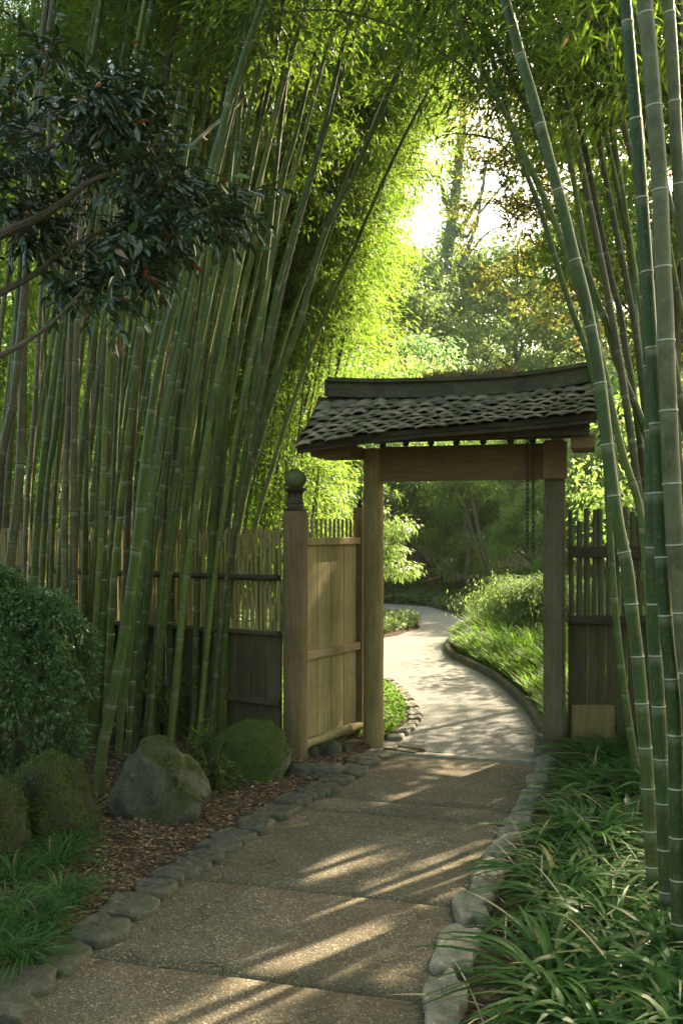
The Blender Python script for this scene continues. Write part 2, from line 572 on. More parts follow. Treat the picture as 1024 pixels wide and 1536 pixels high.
def leaf_obj(name, P, D, Nn, Ln, Wn, material, parent=None, origin=None, cull=False, fold=.12, fine=False):
    if cull:
        k = sun_cull(P)
        P, D, Nn, Ln, Wn = P[k], D[k], Nn[k], Ln[k], Wn[k]
    if origin is not None:
        P = P - np.array(origin)
    v, f = (leaf_fine if fine else leaf_quads)(P, D, Nn, Ln, Wn, fold)
    return np_mesh(name, v, f, material, parent)


def blades(P, az, length, width, lean, nseg=6, droop=1.0, curl=None, r=rng):
    """strap leaves growing from P; returns verts, faces (quads, midrib folded)"""
    n = len(P)
    t = np.linspace(0, 1, nseg + 1)
    dirh = np.stack([np.cos(az), np.sin(az), np.zeros(n)], 1)
    side = np.stack([-np.sin(az), np.cos(az), np.zeros(n)], 1)
    tw = r.normal(0, .35, n)
    vs = []
    for tt in t:
        ang0 = lean                                 # from vertical
        hor = np.sin(ang0) * tt + droop * .55 * tt ** 2
        ver = np.cos(ang0) * tt - droop * .62 * tt ** 2.2
        c = P + dirh * (length * hor)[:, None]
        c[:, 2] += length * ver
        w = width * (0.55 + 0.45 * math.sin(min(1, tt * 2.2) * math.pi / 2)) * (1 - max(0, tt - .55) / .45) ** .8
        s2 = side * np.cos(tw * tt)[:, None]
        s2[:, 2] += np.sin(tw * tt)
        vs.append(np.stack([c - s2 * (w / 2)[:, None], c + np.array([0, 0, -.15]) * (w / 2)[:, None], c + s2 * (w / 2)[:, None]], 1))
    v = np.stack(vs, 1).reshape(-1, 3)               # n, seg+1, 3
    base = (np.arange(n) * (nseg + 1) * 3)[:, None]
    fs = []
    for i in range(nseg):
        for s_ in (0, 1):
            a = i * 3 + s_
            fs.append(base + np.array([a, a + 1, a + 4, a + 3])[None])
    f = np.concatenate(fs, 0)
    return v, f


def spline(pts, n):
    """Catmull-Rom through pts, n samples"""
    P = np.array(pts, float)
    P = np.vstack([2 * P[0] - P[1], P, 2 * P[-1] - P[-2]])
    seg = len(P) - 3
    out = []
    for s in np.linspace(0, seg - 1e-6, n):
        i = int(s)
        t = s - i
        p0, p1, p2, p3 = P[i:i + 4]
        out.append(.5 * ((2 * p1) + (-p0 + p2) * t + (2 * p0 - 5 * p1 + 4 * p2 - p3) * t * t + (-p0 + 3 * p1 - 3 * p2 + p3) * t ** 3))
    return np.array(out)


def arclen(P):
    return np.concatenate([[0], np.cumsum(np.linalg.norm(np.diff(P, axis=0), axis=1))])


def at_len(P, s, q):
    return np.stack([np.interp(q, s, P[:, i]) for i in range(3)], -1)


# ------------------------------------------------------------------ terrain
LEFT_ST = [(8, 1516, 1.0), (37, 1479, 1.15), (95, 1439, 1.15), (150, 1404, 1.0), (195, 1365, .95), (231, 1338, .85), (259, 1316, .75), (286, 1305, .5),
           (305, 1292, .7), (325, 1276, .6), (351, 1259, .75), (382, 1241, .75), (412, 1223, .75), (443, 1206, .8), (465, 1195, .5), (484, 1188, .65),
           (505, 1173, .6), (529, 1160, .6), (543, 1147, .75), (567, 1136, .7)]
RIGHT_ST = [(667, 1512, 1.0), (683, 1430, 1.5), (706, 1368, .9), (724, 1338, .62), (736, 1311, .75), (753, 1276, .8), (766, 1253, .65), (777, 1235, .6),
            (785, 1217, .6), (797, 1195, .75), (804, 1174, .75), (812, 1158, .45), (817, 1147, .45)]
Lpts = np.array([G(a, b_) for a, b_, _ in LEFT_ST])
Rpts = np.array([G(a, b_) for a, b_, _ in RIGHT_ST])
# prolong towards the camera
Lpts = np.vstack([Lpts[0] + (Lpts[0] - Lpts[3]) / np.linalg.norm(Lpts[0] - Lpts[3]) * 5.5, Lpts])
Rpts = np.vstack([Rpts[0] + (Rpts[0] - Rpts[3]) / np.linalg.norm(Rpts[0] - Rpts[3]) * 5.5, Rpts])


def uv_of(p):
    q = np.array([p[0] - GC[0], p[1] - GC[1]])
    return q @ U[:2], q @ V[:2]


Luv = np.array([uv_of(p) for p in Lpts])
Ruv = np.array([uv_of(p) for p in Rpts])
Luv = Luv[np.argsort(Luv[:, 1])]
Ruv = Ruv[np.argsort(Ruv[:, 1])]


def left_u(v):
    return np.interp(v, Luv[:, 1], Luv[:, 0])


def right_u(v):
    return np.interp(v, Ruv[:, 1], Ruv[:, 0])


KERB = [(1.52, 6.75), (1.60, 7.57), (1.69, 8.72), (1.67, 10.27), (1.528, 11.38), (1.42, 12.1), (1.43, 12.9), (1.60, 13.9), (1.96, 15.2), (2.25, 16.6),
        (2.3, 18.2), (1.84, 20.1), (.95, 21.0)]
KX = np.array(KERB)


def kerb_x(y):
    return np.interp(y, KX[:, 1], KX[:, 0])


LAWN = np.array([(.20, 7.18), (.36, 7.3), (.47, 7.6), (.575, 7.97), (.62, 8.4), (.61, 8.72), (.585, 9.2), (.56, 9.6), (.46, 10.2), (.2, 10.65), (-.5, 10.9)])
ISLE = np.array([(-.6, 14.0), (.3, 14.1), (.64, 14.26), (.9, 14.6), (1.06, 15.1), (1.3, 15.6), (1.37, 16.0), (1.3, 16.6), (.9, 17.1), (.3, 17.35), (-.6, 17.4)])


def sstep(a, b_, x):
    t = np.clip((x - a) / (b_ - a), 0, 1)
    return t * t * (3 - 2 * t)


def wob(x, y):
    return (np.sin(x * 3.1 + y * 1.7) * np.sin(y * 2.3 - x * 1.1) * .5 + np.sin(x * 7.3 - y * 5.1) * .2 + np.sin(x * 13 + y * 11) * np.sin(x * 9 - y * 17) * .15)


def ground_z(x, y):
    x = np.asarray(x, float)
    y = np.asarray(y, float)
    u = (x - GC[0]) * U[0] + (y - GC[1]) * U[1]
    v = (x - GC[0]) * V[0] + (y - GC[1]) * V[1]
    lu, ru = left_u(v), right_u(v)
    near = v < -.05
    dl = np.where(near, lu - u, 0)                  # >0: left of path
    dr = np.where(near, u - ru, 0)
    out = np.maximum(dl, dr)
    bed = sstep(.02, .18, out)
    z = -.035 + near * bed * (.05 + .018 * wob(x * 1.6, y * 1.6) + .035 * sstep(.2, 1.2, out))
    zf = -.035 + 0 * x
    zf = np.where((x < -.6) | (x > 2.6), zf + .05, zf)
    z = np.where(near, z, zf)
    far = sstep(20.8, 27, y + .6 * np.sin(x * .6)) * .5 + np.maximum(0, y - 27) * .07 + .05 * sstep(21, 24, y) * wob(x * .7, y * .7)
    return z + far


def axis(parts):
    out = []
    for a, b_, st in parts:
        out += list(np.arange(a, b_, st))
    return np.array(out + [parts[-1][1]])


xs = axis([(-90, -20, 7), (-20, -4, .8), (-4, 3.2, .05), (3.2, 20, .8), (20, 90, 7)])
ys = axis([(-12, 1.5, .75), (1.5, 8, .05), (8, 30, .45), (30, 110, 5)])
X, Y = np.meshgrid(xs, ys)
Z = ground_z(X, Y)
ny, nx = X.shape
vs = np.stack([X.ravel(), Y.ravel(), Z.ravel()], 1)
idx = np.arange(nx * ny).reshape(ny, nx)
fs = np.stack([idx[:-1, :-1].ravel(), idx[:-1, 1:].ravel(), idx[1:, 1:].ravel(), idx[1:, :-1].ravel()], 1)
tag(np_mesh('ground', vs, fs, 'soil', smooth=True), kind='structure')


def slab(name, v0, v1, material, z=0.0, th=.045, grow=0.0, lf=left_u, rf=right_u):
    """a cast slab of path between two lines parallel to the gate"""
    nv = max(2, int((v1 - v0) / .12))
    nu = 14
    vv = np.linspace(v0, v1, nv + 1)
    top = []
    for a in vv:
        l, r_ = lf(a) - grow, rf(a) + grow
        for j in range(nu + 1):
            u = l + (r_ - l) * j / nu
            top.append(gp(u, a, z + .0015 * math.sin(u * 9 + a * 4)))
    top = np.array(top)
    n = len(top)
    bot = top.copy()
    bot[:, 2] = z - th
    ii = np.arange(n).reshape(nv + 1, nu + 1)
    q = lambda A: np.stack([A[:-1, :-1].ravel(), A[:-1, 1:].ravel(), A[1:, 1:].ravel(), A[1:, :-1].ravel()], 1)
    faces = [q(ii)]
    for line in (ii[0, :], ii[-1, ::-1], ii[::-1, 0], ii[:, -1]):
        faces.append(np.stack([line[:-1] + n, line[1:] + n, line[1:], line[:-1]], 1))
    o = np_mesh(name, np.vstack([top, bot]), faces, material)
    return tag(o, kind='structure')


vline = lambda px, py: uv_of(G(px, py))[1]
J = [-5.9, vline(160, 1437) / 2 + vline(560, 1497) / 2, vline(372, 1326) / 2 + vline(640, 1360) / 2, (vline(470, 1213) + vline(705, 1236)) / 2,
     (vline(500, 1195) + vline(740, 1218)) / 2, (vline(600, 1134) + vline(805, 1147)) / 2]
for i in range(5):
    slab('path', J[i] + .0035, J[i + 1] - .0035, 'aggregate', z=.001 * (i % 2), grow=0.02)
# worn stone threshold
th0 = J[5]
slab('threshold', th0 + .008, th0 + .125, 'edge_pale', z=.010, lf=lambda a: left_u(a) + .10, rf=lambda a: right_u(a) - .06)
# pale path beyond the gate
pv, pf = [], []
yy = np.concatenate([np.arange(6.6, 21.2, .2)])
nu = 24
for y in yy:
    r_ = kerb_x(y) + .03
    l = -6.0 if y > 10.9 else (-.35)
    for j in range(nu + 1):
        x = l + (r_ - l) * j / nu
        # start just behind the threshold line
        p = np.array([x, y])
        u_, v_ = uv_of(p)
        vmin = th0 + .125
        if v_ < vmin:
            p = p + V[:2] * (vmin - v_)
        pv.append((p[0], p[1], -.002))
pv = np.array(pv)
ii = np.arange(len(pv)).reshape(len(yy), nu + 1)
pf = np.stack([ii[:-1, :-1].ravel(), ii[:-1, 1:].ravel(), ii[1:, 1:].ravel(), ii[1:, :-1].ravel()], 1)
tag(np_mesh('path', pv, pf, 'path_pale'), kind='structure')


def bed(name, edge_fn, ys_, far_x, z, material='soil'):
    rows = []
    n = 26
    for y in ys_:
        e = edge_fn(y)
        rows.append((e, y, -.03))
        for j in range(n + 1):
            t = (j / n) ** 1.6
            x = e + (far_x - e) * t
            rows.append((x, y, z + .02 * wob(x * 1.3, y * 1.3) * min(1, j / 2)))
    rows = np.array(rows)
    ii = np.arange(len(rows)).reshape(len(ys_), n + 2)
    f = np.stack([ii[:-1, :-1].ravel(), ii[:-1, 1:].ravel(), ii[1:, 1:].ravel(), ii[1:, :-1].ravel()], 1)
    if far_x < edge_fn(ys_[0]):
        f = f[:, ::-1]
    return tag(np_mesh(name, rows, f, material, smooth=True), kind='structure')


bed('planting_bed', lambda y: kerb_x(y) + .06, np.arange(6.95, 21, .25), 9.0, .03)
lawn_x = lambda y: np.interp(y, LAWN[:, 1], LAWN[:, 0])
bed('planting_bed', lambda y: lawn_x(y) - .03, np.arange(7.2, 10.9, .1), -5.0, .02)


def isle_poly(P, z, name):
    c = P.mean(0)
    v = [(c[0], c[1], z)]
    for k, zz in ((.6, z), (.95, z * .8), (1.0, -.02)):
        for p in P:
            q = c + (p - c) * k
            v.append((q[0], q[1], zz))
    n = len(P)
    f3 = [(0, 1 + i, 1 + (i + 1) % n) for i in range(n)]
    f4 = [(1 + a * n + i, 1 + (a + 1) * n + i, 1 + (a + 1) * n + (i + 1) % n, 1 + a * n + (i + 1) % n) for a in (0, 1) for i in range(n)]
    tag(np_mesh(name, v, [np.array(f3), np.array(f4)], 'soil', smooth=True), kind='structure')


ISLE2 = np.vstack([ISLE, [(-3.5, 17.0), (-3.5, 14.3)]])
isle_poly(ISLE2, .06, 'planting_bed')

# kerb along the right of the far path
kp = spline([(a + .03, b_, .015) for a, b_ in KERB[:11]], 90)
kv, kf = [], []
T = nrm(np.gradient(kp, axis=0))
S = np.stack([T[:, 1], -T[:, 0], 0 * T[:, 0]], 1)
prof = [(-.035, -.04), (-.033, .05), (-.022, .062), (.03, .062), (.04, .05), (.04, -.04)]
for i in range(len(kp)):
    for a, z in prof:
        kv.append(kp[i] + S[i] * a + np.array([0, 0, z + .003 * math.sin(i * .7)]))
k = len(prof)
for i in range(len(kp) - 1):
    for j in range(k - 1):
        kf.append((i * k + j, (i + 1) * k + j, (i + 1) * k + j + 1, i * k + j + 1))
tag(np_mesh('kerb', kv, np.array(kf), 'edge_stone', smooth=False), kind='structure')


# ------------------------------------------------------------------ stones and rocks
def stone_mesh(name, L_, W_, h, material, seed, parent=None, sq=4.0, top=.88, rough=.05):
    """a flat worn stone: squarish outline, domed and chipped top"""
    r = np.random.default_rng(seed)
    k, rings = 28, 9
    ph = r.uniform(0, 6.28, 6)
    am = r.normal(0, rough, 6)
    vs = []
    prof = [(top * .35, 1.0), (top * .75, .99), (top, .97), (.95, .88), (.99, .66), (1.0, .25), (1.0, -.6)]
    lo = r.normal(0, 1, 4)
    vs.append((0, 0, h))
    for rr, zz in prof:
        for j in range(k):
            t = 2 * math.pi * j / k
            c, s = math.cos(t), math.sin(t)
            d = (abs(c) ** sq + abs(s) ** sq) ** (-1 / sq)
            w = 1 + sum(am[m_] * math.cos((m_ + 1) * t + ph[m_]) for m_ in range(6))
            x, y = c * d * w * rr, s * d * w * rr
            z = h * zz * (1 + .08 * lo[0] * x + .08 * lo[1] * y + .06 * lo[2] * x * y) + .004 * r.normal() * (rr < .95)
            vs.append((x * L_ / 2, y * W_ / 2, z))
    fs3 = [(0, 1 + j, 1 + (j + 1) % k) for j in range(k)]
    fs4 = [(1 + i * k + j, 1 + (i + 1) * k + j, 1 + (i + 1) * k + (j + 1) % k, 1 + i * k + (j + 1) % k) for i in range(len(prof) - 1) for j in range(k)]
    return np_mesh(name, vs, [np.array(fs3), np.array(fs4)], material, parent, smooth=True)


ORD = ['nearest', 'second', 'third', 'fourth', 'fifth', 'sixth', 'seventh', 'eighth', 'ninth', 'tenth', 'eleventh', 'twelfth', 'thirteenth',
       'fourteenth', 'fifteenth', 'sixteenth', 'seventeenth', 'eighteenth', 'nineteenth', 'twentieth']


def place_row(ST, group, side, material, wid, sq, h):
    P = [np.array(G(a, b_)) for a, b_, _ in ST]
    n = len(P)
    for i, (px, py, wf) in enumerate(ST):
        a = P[max(0, i - 1)]
        b_ = P[min(n - 1, i + 1)]
        t = (b_ - a)
        span = (np.linalg.norm(P[i] - P[i - 1]) if i else np.linalg.norm(P[1] - P[0])) * .5 + \
               (np.linalg.norm(P[i + 1] - P[i]) if i < n - 1 else np.linalg.norm(P[i] - P[i - 1])) * .5
        ang = math.atan2(t[1], t[0])
        o = stone_mesh('edging_stone', span * (1.0 if side == 'left' else .97), wid * (.75 + .35 * wf) * random.uniform(.93, 1.07), h * random.uniform(.85, 1.2), material, 100 + i + (50 if side == 'left' else 0),
                       sq=sq, rough=.075 if side == 'left' else .065)
        o.location = (P[i][0], P[i][1], -.004)
        o.rotation_euler = (random.uniform(-.05, .05), random.uniform(-.04, .04), ang + random.uniform(-.1, .1))
        if side == 'left':
            lab = f'{ORD[i]} dark flat edging stone from the bottom left corner, left side of path'
            if i == 0:
                lab = 'dark edging stone cut off by the bottom left corner of the photo'
        else:
            lab = f'{ORD[i]} squared pale edging stone from the photo bottom, right side of path'
            if i == 1:
                lab = 'longest pale edging stone, right side of path, second from the photo bottom'
        tag(o, lab, 'stone', group)


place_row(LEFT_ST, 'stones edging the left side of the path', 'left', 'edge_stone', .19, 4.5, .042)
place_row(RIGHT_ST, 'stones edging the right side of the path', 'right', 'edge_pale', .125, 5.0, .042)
o = stone_mesh('marker_stone', .10, .065, .13, 'edge_pale', 301, sq=7)
x, y = G(816, 1134)
o.location = (x, y + .1, 0)
tag(o, 'small upright pale block against the foot of the right gate post', 'stone')

# curved row of small setts by the lawn patch
row = spline([(a + .04, b_, 0) for a, b_ in LAWN[1:9]], 200)
sl = arclen(row)
nset = 16
sett0 = stone_mesh('sett', .19, .10, .035, 'edge_pale', 411, sq=5)
for i in range(nset):
    q = (i + .5) / nset * sl[-1]
    p = at_len(row, sl, np.array([q]))[0]
    p2 = at_len(row, sl, np.array([min(q + .03, sl[-1])]))[0]
    o = sett0 if i == 0 else link(sett0.copy())
    o.location = (p[0], p[1], -.002)
    o.rotation_euler = (0, 0, math.atan2(p2[1] - p[1], p2[0] - p[0]) + random.uniform(-.08, .08))
    s = sl[-1] / nset / .19
    o.scale = (s * random.uniform(.88, .96), random.uniform(.9, 1.15), random.uniform(.8, 1.2))
    tag(o, 'small pale sett in the curved edging round the lawn patch beyond the gate', 'sett', 'curved row of setts beyond the gate')


def rock(name, cx, cy, sx, sy, h, material, seed, label, facets=9, rot=0, power=2.4, flat_top=.0, shape=None, group=None, sub=4, bury=.08):
    """boulder: icosphere cut by random planes, roughened"""
    import bmesh
    r = np.random.default_rng(seed)
    bm = bmesh.new()
    bmesh.ops.create_icosphere(bm, subdivisions=sub + 1, radius=1)
    me = bpy.data.meshes.new(name)
    bm.to_mesh(me)
    bm.free()
    n = len(me.vertices)
    v = np.empty(n * 3, np.float32)
    me.vertices.foreach_get('co', v)
    v = v.reshape(-1, 3).astype(float)
    dirs = nrm(r.normal(0, 1, (facets, 3)))
    dist = r.uniform(.72, .93, facets)
    if shape is not None:
        dirs = np.vstack([dirs, nrm(np.array([s_[:3] for s_ in shape], float))])
        dist = np.concatenate([dist, [s_[3] for s_ in shape]])
    for d, k_ in zip(dirs, dist):
        q = v @ d
        over = np.maximum(0, q - k_)
        v -= (over * .93)[:, None] * d[None]
    ph = r.uniform(0, 6.28, (8, 3))
    fr = r.uniform(2, 9, (8, 3))
    for i in range(8):
        amp = .035 / (1 + np.abs(fr[i]).mean() * .22)
        v += nrm(v) * (amp * np.sin(v[:, 0] * fr[i, 0] + ph[i, 0]) * np.sin(v[:, 1] * fr[i, 1] + ph[i, 1]) * np.sin(v[:, 2] * fr[i, 2] + ph[i, 2]))[:, None] * 2
    from mathutils import noise as mn, Vector as MV
    sd = float(seed)
    nn = np.array([mn.fractal(MV((p[0] * 1.8 + sd, p[1] * 1.8, p[2] * 1.8)), .9, 2.1, 5) for p in v])
    n2_ = np.array([mn.ridged_multi_fractal(MV((p[0] * 2.6, p[1] * 2.6 + sd, p[2] * 2.6)), .8, 2.0, 4, 1.0, 2.0) for p in v])
    v += nrm(v) * (nn * .07 - n2_ * .022)[:, None]
    v *= np.array([sx, sy, 1])
    zmin = -.35
    v[:, 2] = (v[:, 2] - zmin)
    v[:, 2] *= h / v[:, 2].max()
    v[:, 2] -= bury * h
    me.vertices.foreach_set('co', v.astype(np.float32).ravel())
    me.polygons.foreach_set('use_smooth', np.ones(len(me.polygons), bool))
    me.materials.append(M[material])
    me.update()
    o = link(bpy.data.objects.new(name, me))
    o.location = (cx, cy, float(ground_z(cx, cy)))
    o.rotation_euler = (0, 0, rot)
    return tag(o, label, 'rock', group)


# grey pointed boulder (px 175-305, 1110-1245)
rock('boulder', -1.04, 5.38, .30, .25, .47, 'rock_grey', 21, 'large bare grey angular boulder with a sloping top in the mulch', 3,
     shape=[(.8, -.1, .6, .72), (-.8, -.2, .55, .80), (-.05, -.95, .3, .70), (.2, -.4, .9, .80)])
rock('boulder', -.61, 6.25, .285, .23, .40, 'rock_moss', 33, 'round green mossy boulder in front of the newel post', 0, shape=[(.9, -.1, -.2, .86), (-.3, -.8, .3, .9)])
rock('mossy_rock', -1.55, 4.97, .25, .24, .46, 'rock_dark', 44, 'dark moss grown rock in front of the round shrub', 4, shape=[(.8, -.2, .55, .75)])
rock('mossy_rock', -1.74, 4.66, .19, .2, .40, 'rock_dark', 47, 'mossy dark rock cut by the left edge of the photo', 4)
x, y = G(471, 1166)
o = stone_mesh('flat_stone', .34, .17, .07, 'edge_stone', 501, sq=3.5, rough=.06)
o.location = (x, y + .06, 0)
o.rotation_euler = (0, 0, .12)
tag(o, 'flat grey stone slab lying at the foot of the newel post', 'stone')
for i, (px, py, s) in enumerate(((470, 1136, .09), (484, 1133, .10), (500, 1136, .13), (518, 1130, .07))):
    x, y = G(px, py)
    o = rock('cobble', x, y, s / 2, s / 2, s * .9, 'rock_grey', 600 + i,
             ['small dark cobble under the left end of the wing panel', 'small cobble second from the newel post under the wing panel',
              'roundest and palest cobble under the wing panel', 'smallest cobble under the wing panel near the gate post'][i], 3, sub=2)

# weathered plank pieces at the foot of the left post
mb = MB()
for i, (a, b_, w) in enumerate(((.02, .0, .10), (.10, .13, .09))):
    mb.box(gp(-.46 + a, -.13 + b_ * .5, .012 + .012 * i), (.30 - .05 * i, w, .016), (tuple(U * math.cos(.5) - V * math.sin(.5) * .6), tuple(V), (0, 0, 1)), .006)
tag(mb.build('plank', 'post_grey', bevel=.003), 'thin weathered planks lying at the foot of the left gate post', 'plank')

# ------------------------------------------------------------------ the roofed gate
gate = thing('roofed_gate', gp(0, 0), 'roofed wooden garden gate with mossy tiled roof over the path', 'gate')
gl = lambda u, v, z: (u, v, z)                      # gate-local frame
gate.rotation_euler = (0, 0, -TH)
UL, UR = -.677, .677
mb = MB()
pr = [(.078, 0), (.079, .4), (.077, 1.2), (.078, 2.0), (.076, 2.30)]
mb.lathe((UL, 0, -.03), [(r_, z + .0) for r_, z in [(.082, 0), (.079, .1)] + [(.077 + .0015 * math.sin(i * 1.9), .2 + i * .15) for i in range(15)]], 28)
p = mb.build('post', 'post_tan', gate, smooth=True)
p['label'] = 'round tan left post'
mb = MB()
mb.box((UR, .01, 1.13), (.145, .13, 2.34))
p = mb.build('post', 'post_grey', gate, bevel=.008)
p['label'] = 'square grey brown right post'
mb = MB()
mb.box((UR - .012, -.075, .94), (.135, .035, 1.94))
mb.build('post_board', 'post_grey', gate, bevel=.005)
mb = MB()
mb.box((UL + (UR - UL) / 2 + .03, 0, 2.15), (UR - UL - .06, .085, .262))
mb.build('lintel', 'lintel_wood', gate, bevel=.006)
mb = MB()
mb.box((UR + .005, -.075, 2.15), (.168, .06, .268))
mb.build('lintel_end', 'lintel_wood', gate, bevel=.006)
mb = MB()
mb.box((-.06, -.03, 2.365), (1.86, .10, .07))
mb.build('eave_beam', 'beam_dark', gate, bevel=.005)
for u in (-.42, -.23, -.04, .16, .36, .52):
    mb = MB()
    mb.lathe((u, -.02, 2.282), [(.012, 0), (.022, .008), (.026, .03), (.02, .04), (.024, .056)], 10)
    mb.build('peg', 'beam_dark', gate, smooth=True)
# cross brackets on the posts
for u in (UL, UR):
    mb = MB()
    mb.box((u, -.10, 2.37 if u < 0 else 2.368), (.09, .74, .072))
    mb.build('bracket', 'beam_dark', gate, bevel=.005)
    for sgn in (-1, 1):
        mb = MB()
        a = np.array([u, sgn * .09, 2.12])
        b_ = np.array([u, sgn * .36, 2.33])
        d = nrm(b_ - a)
        mb.box((a + b_) / 2, (.045, np.linalg.norm(b_ - a), .05), ((1, 0, 0), tuple(d), tuple(np.cross((1, 0, 0), d))))
        if sgn > 0:
            mb.build('brace', 'beam_dark', gate, bevel=.004)
for v_, z_ in ((-.47, 2.395), (-.27, 2.40), (.27, 2.42)):
    mb = MB()
    mb.box((-.06, v_, z_ - (.07 if v_ < 0 else .0)), (1.96, .055, .075))
    mb.build('purlin', 'beam_dark', gate, bevel=.004)


def roof_z(u, v):
    ridge_ = 2.695 + .020 * (abs(u) / 1.05) ** 2.5 + .045 * max(0, u) ** 2.0
    eave_ = 2.392 + .045 * u - .045 * max(0, -u) ** 2 + .02 * max(0, u) ** 3
    t = abs(v) / .60
    return ridge_ + (eave_ - ridge_) * t ** .88 - .012 * math.sin(min(1, t) * math.pi)


for v_ in (-.40, -.22, -.04):                       # notched beam ends under the left gable
    mb = MB()
    mb.box((-.90, v_, 2.235), (.30, .055, .095))
    mb.build('beam_end', 'lintel_wood', gate, bevel=.005)
    mb = MB()
    mb.box((.88, v_, 2.25), (.16, .055, .09))
    mb.build('beam_end', 'lintel_wood', gate, bevel=.005)

# soffit and rafters
for sgn in (-1, 1):
    RB = 1.0 if sgn < 0 else .58
    vs, fs = [], []
    nu_ = 16
    for j in range(nu_ + 1):
        u = -1.08 + 2.03 * j / nu_
        for t in (0, .5, 1.0):
            v_ = sgn * .585 * t * RB
            vs.append((u, v_, roof_z(u, v_) - .035))
            vs.append((u, v_, roof_z(u, v_) - .053))
    for j in range(nu_):
        for t in range(2):
            a = j * 6 + t * 2
            fs += [(a, a + 2, a + 8, a + 6), (a + 1, a + 7, a + 9, a + 3)]
        a = j * 6 + 4
        fs.append((a, a + 1, a + 7, a + 6))
    me = MB()
    me.add(vs, fs)
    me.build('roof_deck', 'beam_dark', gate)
    for j in range(13):
        u = -1.03 + 1.94 * j / 12
        a = np.array([u, sgn * .06, roof_z(u, sgn * .06) - .085])
        b_ = np.array([u, sgn * .55 * RB, roof_z(u, sgn * .55 * RB) - .085])
        d = nrm(b_ - a)
        mb = MB()
        mb.box((a + b_) / 2, (.045, np.linalg.norm(b_ - a), .055), ((1, 0, 0), tuple(d), tuple(np.cross((1, 0, 0), d))))
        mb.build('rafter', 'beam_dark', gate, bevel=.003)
    # fascia along the eave
    mb = MB()
    for j in range(20):
        u0, u1 = -1.10 + 2.07 * j / 20, -1.10 + 2.07 * (j + 1) / 20
        for zz, hh, off in ((-.052, .034, .592), (-.085, .026, .578)):
            q0 = np.array([u0, sgn * off * RB, roof_z(u0, sgn * .59 * RB) + zz])
            q1 = np.array([u1, sgn * off * RB, roof_z(u1, sgn * .59 * RB) + zz])
            dd = nrm(q1 - q0)
            mb.box((q0 + q1) / 2, (np.linalg.norm(q1 - q0) + .002, .022, hh), (tuple(dd), (0, 1, 0), tuple(np.cross(dd, (0, 1, 0)))))
    mb.build('fascia_board', 'beam_dark', gate)
    for ue in (-1.095, .96):
        mb = MB()
        for t in range(6):
            a0, a1 = sgn * .585 * RB * t / 6, sgn * .585 * RB * (t + 1) / 6
            q0 = np.array([ue, a0, roof_z(ue, a0) - .055])
            q1 = np.array([ue, a1, roof_z(ue, a1) - .055])
            dd = nrm(q1 - q0)
            mb.box((q0 + q1) / 2, (.022, np.linalg.norm(q1 - q0) + .002, .075), ((1, 0, 0), tuple(dd), tuple(np.cross((1, 0, 0), dd))))
        mb.build('bargeboard', 'beam_dark', gate)
    # overlapping arched tiles
    vs, fs = [], []
    rows_, cols = 9, 19
    r = np.random.default_rng(5 + sgn)
    for ri in range(rows_ if sgn < 0 else 4):
        for ci in range(-1, cols + 1):
            w_ = 2.06 / cols
            u = -1.10 + (ci + .5 + .5 * (ri % 2)) * w_ + r.normal(0, .006)
            if u < -1.09 or u > .955:
                continue
            v0 = .05 + ri * .063 + r.normal(0, .006)            # upper edge
            v1 = v0 + .118 + r.normal(0, .006)                  # lower, exposed edge
            tw = r.normal(0, .06)
            lift = .026 + abs(r.normal(0, .004))
            arch = .019 + r.normal(0, .005)
            base = len(vs)
            ku, kv_ = 6, 3
            for lay in (0, 1):
                for a in range(kv_ + 1):
                    for b_ in range(ku + 1):
                        s = b_ / ku * 2 - 1
                        t = a / kv_
                        vv_ = v0 + (v1 - v0) * t
                        uu = u + s * w_ * .54 + tw * (vv_ - v0)
                        rnd = .022 * s * s * (t == 1)            # rounded front edge
                        vv_ -= rnd
                        z = roof_z(uu, vv_) - .03 + arch * (1 - s * s) + lift * t + .004 + r.normal(0, .0012) - (.013 if lay else 0)
                        vs.append((uu, sgn * vv_, z))
            K = (ku + 1)
            o1 = base + (kv_ + 1) * K
            for a in range(kv_):
                for b_ in range(ku):
                    q = base + a * K + b_
                    fs.append((q, q + 1, q + K + 1, q + K))
                    q = o1 + a * K + b_
                    fs.append((q, q + K, q + K + 1, q + 1))
            for b_ in range(ku):
                q = base + kv_ * K + b_
                q2 = o1 + kv_ * K + b_
                fs.append((q, q + 1, q2 + 1, q2))
            for a in range(kv_):
                for b_ in (0, ku):
                    q = base + a * K + b_
                    q2 = o1 + a * K + b_
                    fs.append((q, q + K, q2 + K, q2))
    np_mesh('tile_slope', vs, np.array(fs), 'roof_tile', gate, smooth=True)

# ridge: tall mortared body with a thin upturned cap plate
rid = MB()
cap = MB()
n = 22
for j in range(n):
    u0, u1 = -1.02 + 1.94 * j / n, -1.02 + 1.94 * (j + 1) / n
    zr = lambda u: roof_z(u, 0) + .012 + .018 * (abs(u) / 1.0) ** 3
    q0, q1 = np.array([u0, 0, zr(u0)]), np.array([u1, 0, zr(u1)])
    dd = nrm(q1 - q0)
    ax = (tuple(dd), (0, 1, 0), tuple(np.cross(dd, (0, 1, 0))))
    ln = np.linalg.norm(q1 - q0) + .003
    rid.box((q0 + q1) / 2 + np.array([0, 0, -.004]), (ln, .12, .117), ax)
    cap.box((q0 + q1) / 2 + np.array([0, 0, .060]), (ln, .19, .02), ax)
    cap.box((q0 + q1) / 2 + np.array([0, 0, .077]), (ln, .11, .016), ax)
rid.build('ridge', 'ridge_cap', gate)
cap.build('ridge_cap', 'ridge_cap', gate)
